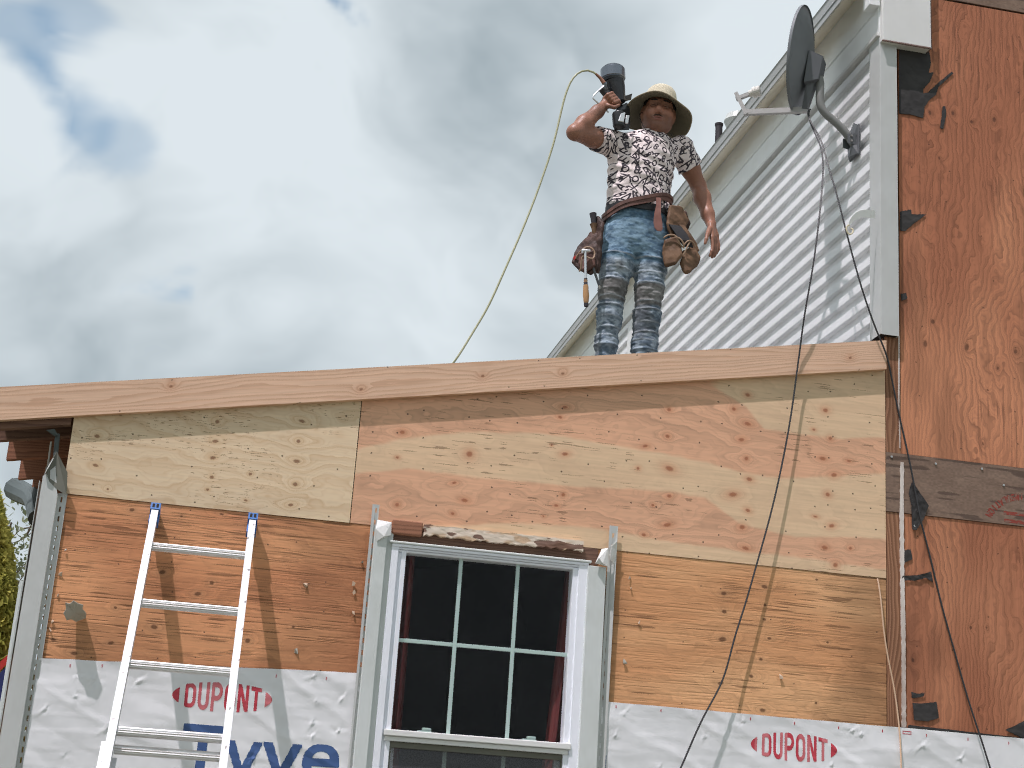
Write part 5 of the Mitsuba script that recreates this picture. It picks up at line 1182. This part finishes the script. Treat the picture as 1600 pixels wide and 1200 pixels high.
# right-hand group (his left hip)
blob([(1048, 324, .37), (1062, 326, .40), (1073, 344, .42), (1066, 356, .38), (1050, 368, .36), (1044, 350, .36)], .012, 1, 'leather_tan', TB + '__pouch_back')
blob([(1068, 335, .44), (1074, 350, .43), (1070, 358, .44)], .016, 2, 'leather_dark', TB + '__pouch_flap')
lab(blob([(1041, 378, .33), (1058, 374, .33), (1062, 398, .31), (1054, 410, .31), (1042, 413, .33), (1039, 395, .34)], .014, 3, 'leather_tan', TB + '__pouch'), 'left brown leather nail pouch of the pair on his left hip')
lab(blob([(1070, 396, .34), (1083, 389, .36), (1090, 402, .36), (1086, 414, .35), (1072, 424, .33), (1067, 412, .33)], .014, 4, 'leather_tan', TB + '__pouch'), 'right brown leather nail pouch of the pair on his left hip')
put(TB + '__pouch_rim', tube(spline([A(1037, 372, .31), A(1046, 367, .30), A(1054, 368, .30), A(1062, 380, .30), A(1066, 386, .31)], 5), .0045, 6), 'leather_edge'); put(TB + '__pouch_rim', tube(spline([A(1066, 400, .31), A(1072, 390, .30), A(1080, 377, .31), A(1086, 386, .33)], 5), .0045, 6), 'leather_edge')
put(TB + '__black_strap', strip([(1054, 352, .345), (1063, 364, .325), (1070, 376, .315), (1076, 386, .325)], [.030, .032, .030, .024], .005), 'leather_black', smooth=30)
put(TB + '__pouch_side', strip([(1064, 352, .36), (1074, 366, .35), (1083, 380, .355), (1088, 392, .36)], [.014, .015, .015, .012], .010), 'leather_tan', smooth=30)
put(TB + '__tool_loop', tube(spline([A(1054, 371, .30), A(1061, 372, .292), A(1068, 382, .292), A(1068, 388, .30)], 5), .004, 6), 'leather_edge'); put(TB + '__nail_loop', tube(spline([A(1069, 383, .305), A(1077, 376, .30), A(1082, 378, .31)], 5), .004, 6), 'leather_edge')
# left-hand group (his right hip)
blob([(934, 342, .40), (941, 350, .37), (938, 372, .36), (936, 405, .37), (934, 424, .38), (928, 395, .38), (930, 360, .40)], .011, 5, 'leather_dark', TB + '__pouch_back')
lab(blob([(925, 366, .41), (932, 368, .38), (932, 418, .36), (922, 426, .37), (908, 420, .40), (897, 410, .42), (899, 402, .43), (906, 386, .43)], .012, 6, 'leather_dark', TB + '__pouch', .007), 'dark brown leather pouch on his right hip')
blob([(907, 398, .37), (927, 394, .345), (928, 414, .345), (914, 424, .36), (906, 412, .37)], .008, 7, 'leather_belt', TB + '__front_pocket', .006)
put(TB + '__pouch_rim', tube(spline([A(900, 404, .40), A(910, 390, .36), A(921, 386, .335), A(928, 392, .33), A(929, 398, .33)], 5), .0045, 6), 'leather_edge')
put(TB + '__hammer_loop', tube(spline([A(929, 397, .33), A(918, 402, .322), A(912, 400, .33), A(908, 416, .345), A(905, 424, .36)], 5), .0042, 6), 'leather_edge')
put(TB + '__red_tag', hull([A(895.5, 402, .40), A(899, 399, .40), A(901, 403, .40), A(897, 406, .40), A(898, 402, .41)]), 'flag_red')
HM_ = thing('hammer', 'wooden-handled hammer hanging head up in the pouch on his right hip', 'hammer')
put(HM_ + '__head', lathe(A(909.5, 392.5, .325), A(922, 392, .325), [(0, .001), (0, .011), (.25, .0125), (.35, .009), (.6, .010), (1, .008), (1, .001)], 14), 'chrome'); put(HM_ + '__shaft', cyl(A(914.5, 393, .322), A(915, 438, .325), .0062, .0062, 12), 'chrome')
put(HM_ + '__handle', lathe(A(915, 436, .325), A(916, 479, .325), [(0, .001), (0, .0085), (.1, .0095), (.22, .0095), (.24, .0125), (.6, .0150), (.84, .0125), (.86, .010), (1, .009), (1, .001)], 14), 'tool_wood', smooth=40)
put(HM_ + '__butt', lathe(A(915.9, 474, .325), A(916, 480, .325), [(0, .0118), (.8, .0105), (1, .001)], 14), 'dark_plastic_pipe'); put(HM_ + '__ferrule', lathe(A(915, 435, .325), A(915.2, 446, .325), [(0, .001), (0, .0085), (1, .0105), (1, .001)], 12), 'dark_plastic_pipe')
PB = thing('chisel', 'black-gripped chisel standing in a leather sheath above his right hip', 'chisel')
put(PB + '__grip', lathe(A(928, 351, .39), A(926.5, 333, .39), [(0, .001), (0, .0125), (.5, .0145), (.95, .0185), (1, .016), (1, .001)], 12), 'dark_plastic_pipe', smooth=40); put(PB + '__sheath', lathe(A(929, 366, .39), A(927.6, 350, .39), [(0, .010), (.6, .014), (1, .020), (1.0, .016)], 12), 'leather_tan', smooth=40)
PR_ = thing('pry_bar', 'thin steel bar sticking out below the dark pouch beside his thigh', 'pry bar'); put(PR_ + '__shaft', tube([A(922, 404, .35), A(930, 428, .355), A(936, 446, .365)], .006, 8), 'dish_dark'); put(PR_ + '__tip', tube([A(936, 446, .365), A(937.5, 451, .368)], [.006, .003], 8), 'chrome')

# nail gun held up beside the hat
NG = thing('nail_gun', 'black coil nail gun with chrome parts held up beside the hat', 'nail gun')
g0_, g1_ = A(957, 105, gy + .03), A(958, 128, gy + .03)
put(NG + '__motor_cap', lathe(A(958.5, 128, gy + .03), A(957, 104, gy + .03), [(0, .001), (0, .050), (.12, .060), (.55, .062), (.85, .058), (.97, .046), (1, .03), (1, .001)], 30), 'gun_gray', smooth=35)
put(NG + '__cap_band', lathe(A(958, 124, gy + .03), A(957.2, 109, gy + .03), [(0, .0605), (.05, .0635), (.95, .0635), (1, .0605)], 30), 'gun_steel', smooth=35)
put(NG + '__housing', lathe(A(967, 160, gy + .03), A(959.5, 128, gy + .03), [(0, .001), (0, .036), (.35, .042), (.7, .050), (1, .053), (1, .001)], 26), 'gun_black', smooth=35)
put(NG + '__nose', cat(hull([A(962, 172, gy), A(984, 170, gy + .04), A(985, 196, gy + .04), A(959, 197, gy), A(961, 197, gy + .06), A(966, 165, gy + .06), A(980, 160, gy + .06)]), hull([A(958.5, 194, gy), A(984, 193, gy + .03), A(983, 203, gy + .03), A(960, 204, gy), A(961, 203, gy + .06)])), 'gun_black')
put(NG + '__magazine', lathe(A(966, 176, gy - .035), A(968, 199, gy - .035), [(0, .001), (0, .028), (.1, .033), (.9, .033), (1, .028), (1, .001)], 22), 'gun_black', smooth=35)
def pebble(pts, r): return hull(np.vstack([A(*q) + trimesh.creation.icosphere(1, r).vertices for q in pts]))
put(NG + '__chrome_plate', pebble([(970.5, 178, gy - .064), (976, 177, gy - .060), (973.5, 190, gy - .066), (967, 189, gy - .068)], .004), 'chrome'); put(NG + '__chrome_plate', pebble([(979, 181, gy - .045), (982.5, 181, gy - .040), (980.5, 192, gy - .045), (977, 192, gy - .050)], .004), 'chrome')
put(NG + '__guard', hull([A(978, 150, gy + .03), A(988, 146, gy + .05), A(986, 156, gy + .05), A(972, 160, gy + .03), A(974, 150, gy + .06)]), 'gun_black')
put(NG + '__handle', tube(spline([A(941, 139, gy), A(947, 146, gy), A(955, 154, gy), A(964, 162, gy + .01)], 5), np.linspace(.020, .023, 16), 14), 'gun_rubber', smooth=40)
put(NG + '__trigger', tube([A(962, 150, gy + .0), A(968, 157, gy - .006)], .006, 8), 'gun_steel')
put(NG + '__air_plug', lathe(A(944, 142, gy), A(945.5, 128, gy - .02), [(0, .001), (0, .018), (.4, .020), (.5, .013), (.8, .014), (1, .010), (1, .001)], 14), 'gun_steel', smooth=30)
put(NG + '__belt_hook', tube(spline([A(944, 133, gy - .02), A(936, 141, gy - .03), A(927.5, 150, gy - .04), A(926.5, 153, gy - .04), A(930, 157, gy - .038), A(936, 163, gy - .03), A(948, 173, gy - .0), A(950.5, 176, gy)], 5), .0042, 7), 'chrome', smooth=40)
AH = thing('air_hose', 'thin yellow-green air hose looping from the nail gun down to the roof', 'hose')
hz_ = lambda x: roof_z(x) - .004
e0 = A(709, 566, .30); e1 = np.array([e0[0] - .22, .75, hz_(e0[0] - .22)]); e2 = np.array([e0[0] - .15, 1.6, hz_(e0[0] - .15)]); e3 = np.array([e0[0] + .5, 2.3, hz_(e0[0] + .5)])
put(AH + '__tube', tube(spline([A(941, 126, gy - .02), A(933, 117, gy - .02), A(923, 111, gy - .02), A(912, 110.5, gy - .02), A(900, 117, gy - .02), A(888, 136, gy - .02), A(879, 165, gy - .02), A(868, 212, gy - .025), A(850, 270, gy - .03), A(828, 330, gy - .04), A(805, 385, gy - .05), A(782, 437, gy - .06), A(762, 480, gy - .06), A(736, 524, gy - .065), e0, e1, e2, e3], 8), .0052, 8), 'hose_green', smooth=40)
put(AH + '__strain_relief', tube([A(931, 115.5, gy - .02), A(938, 122, gy - .02), A(944, 130, gy - .02)], [.0062, .0085, .0115], 10), 'hose_end', smooth=40)
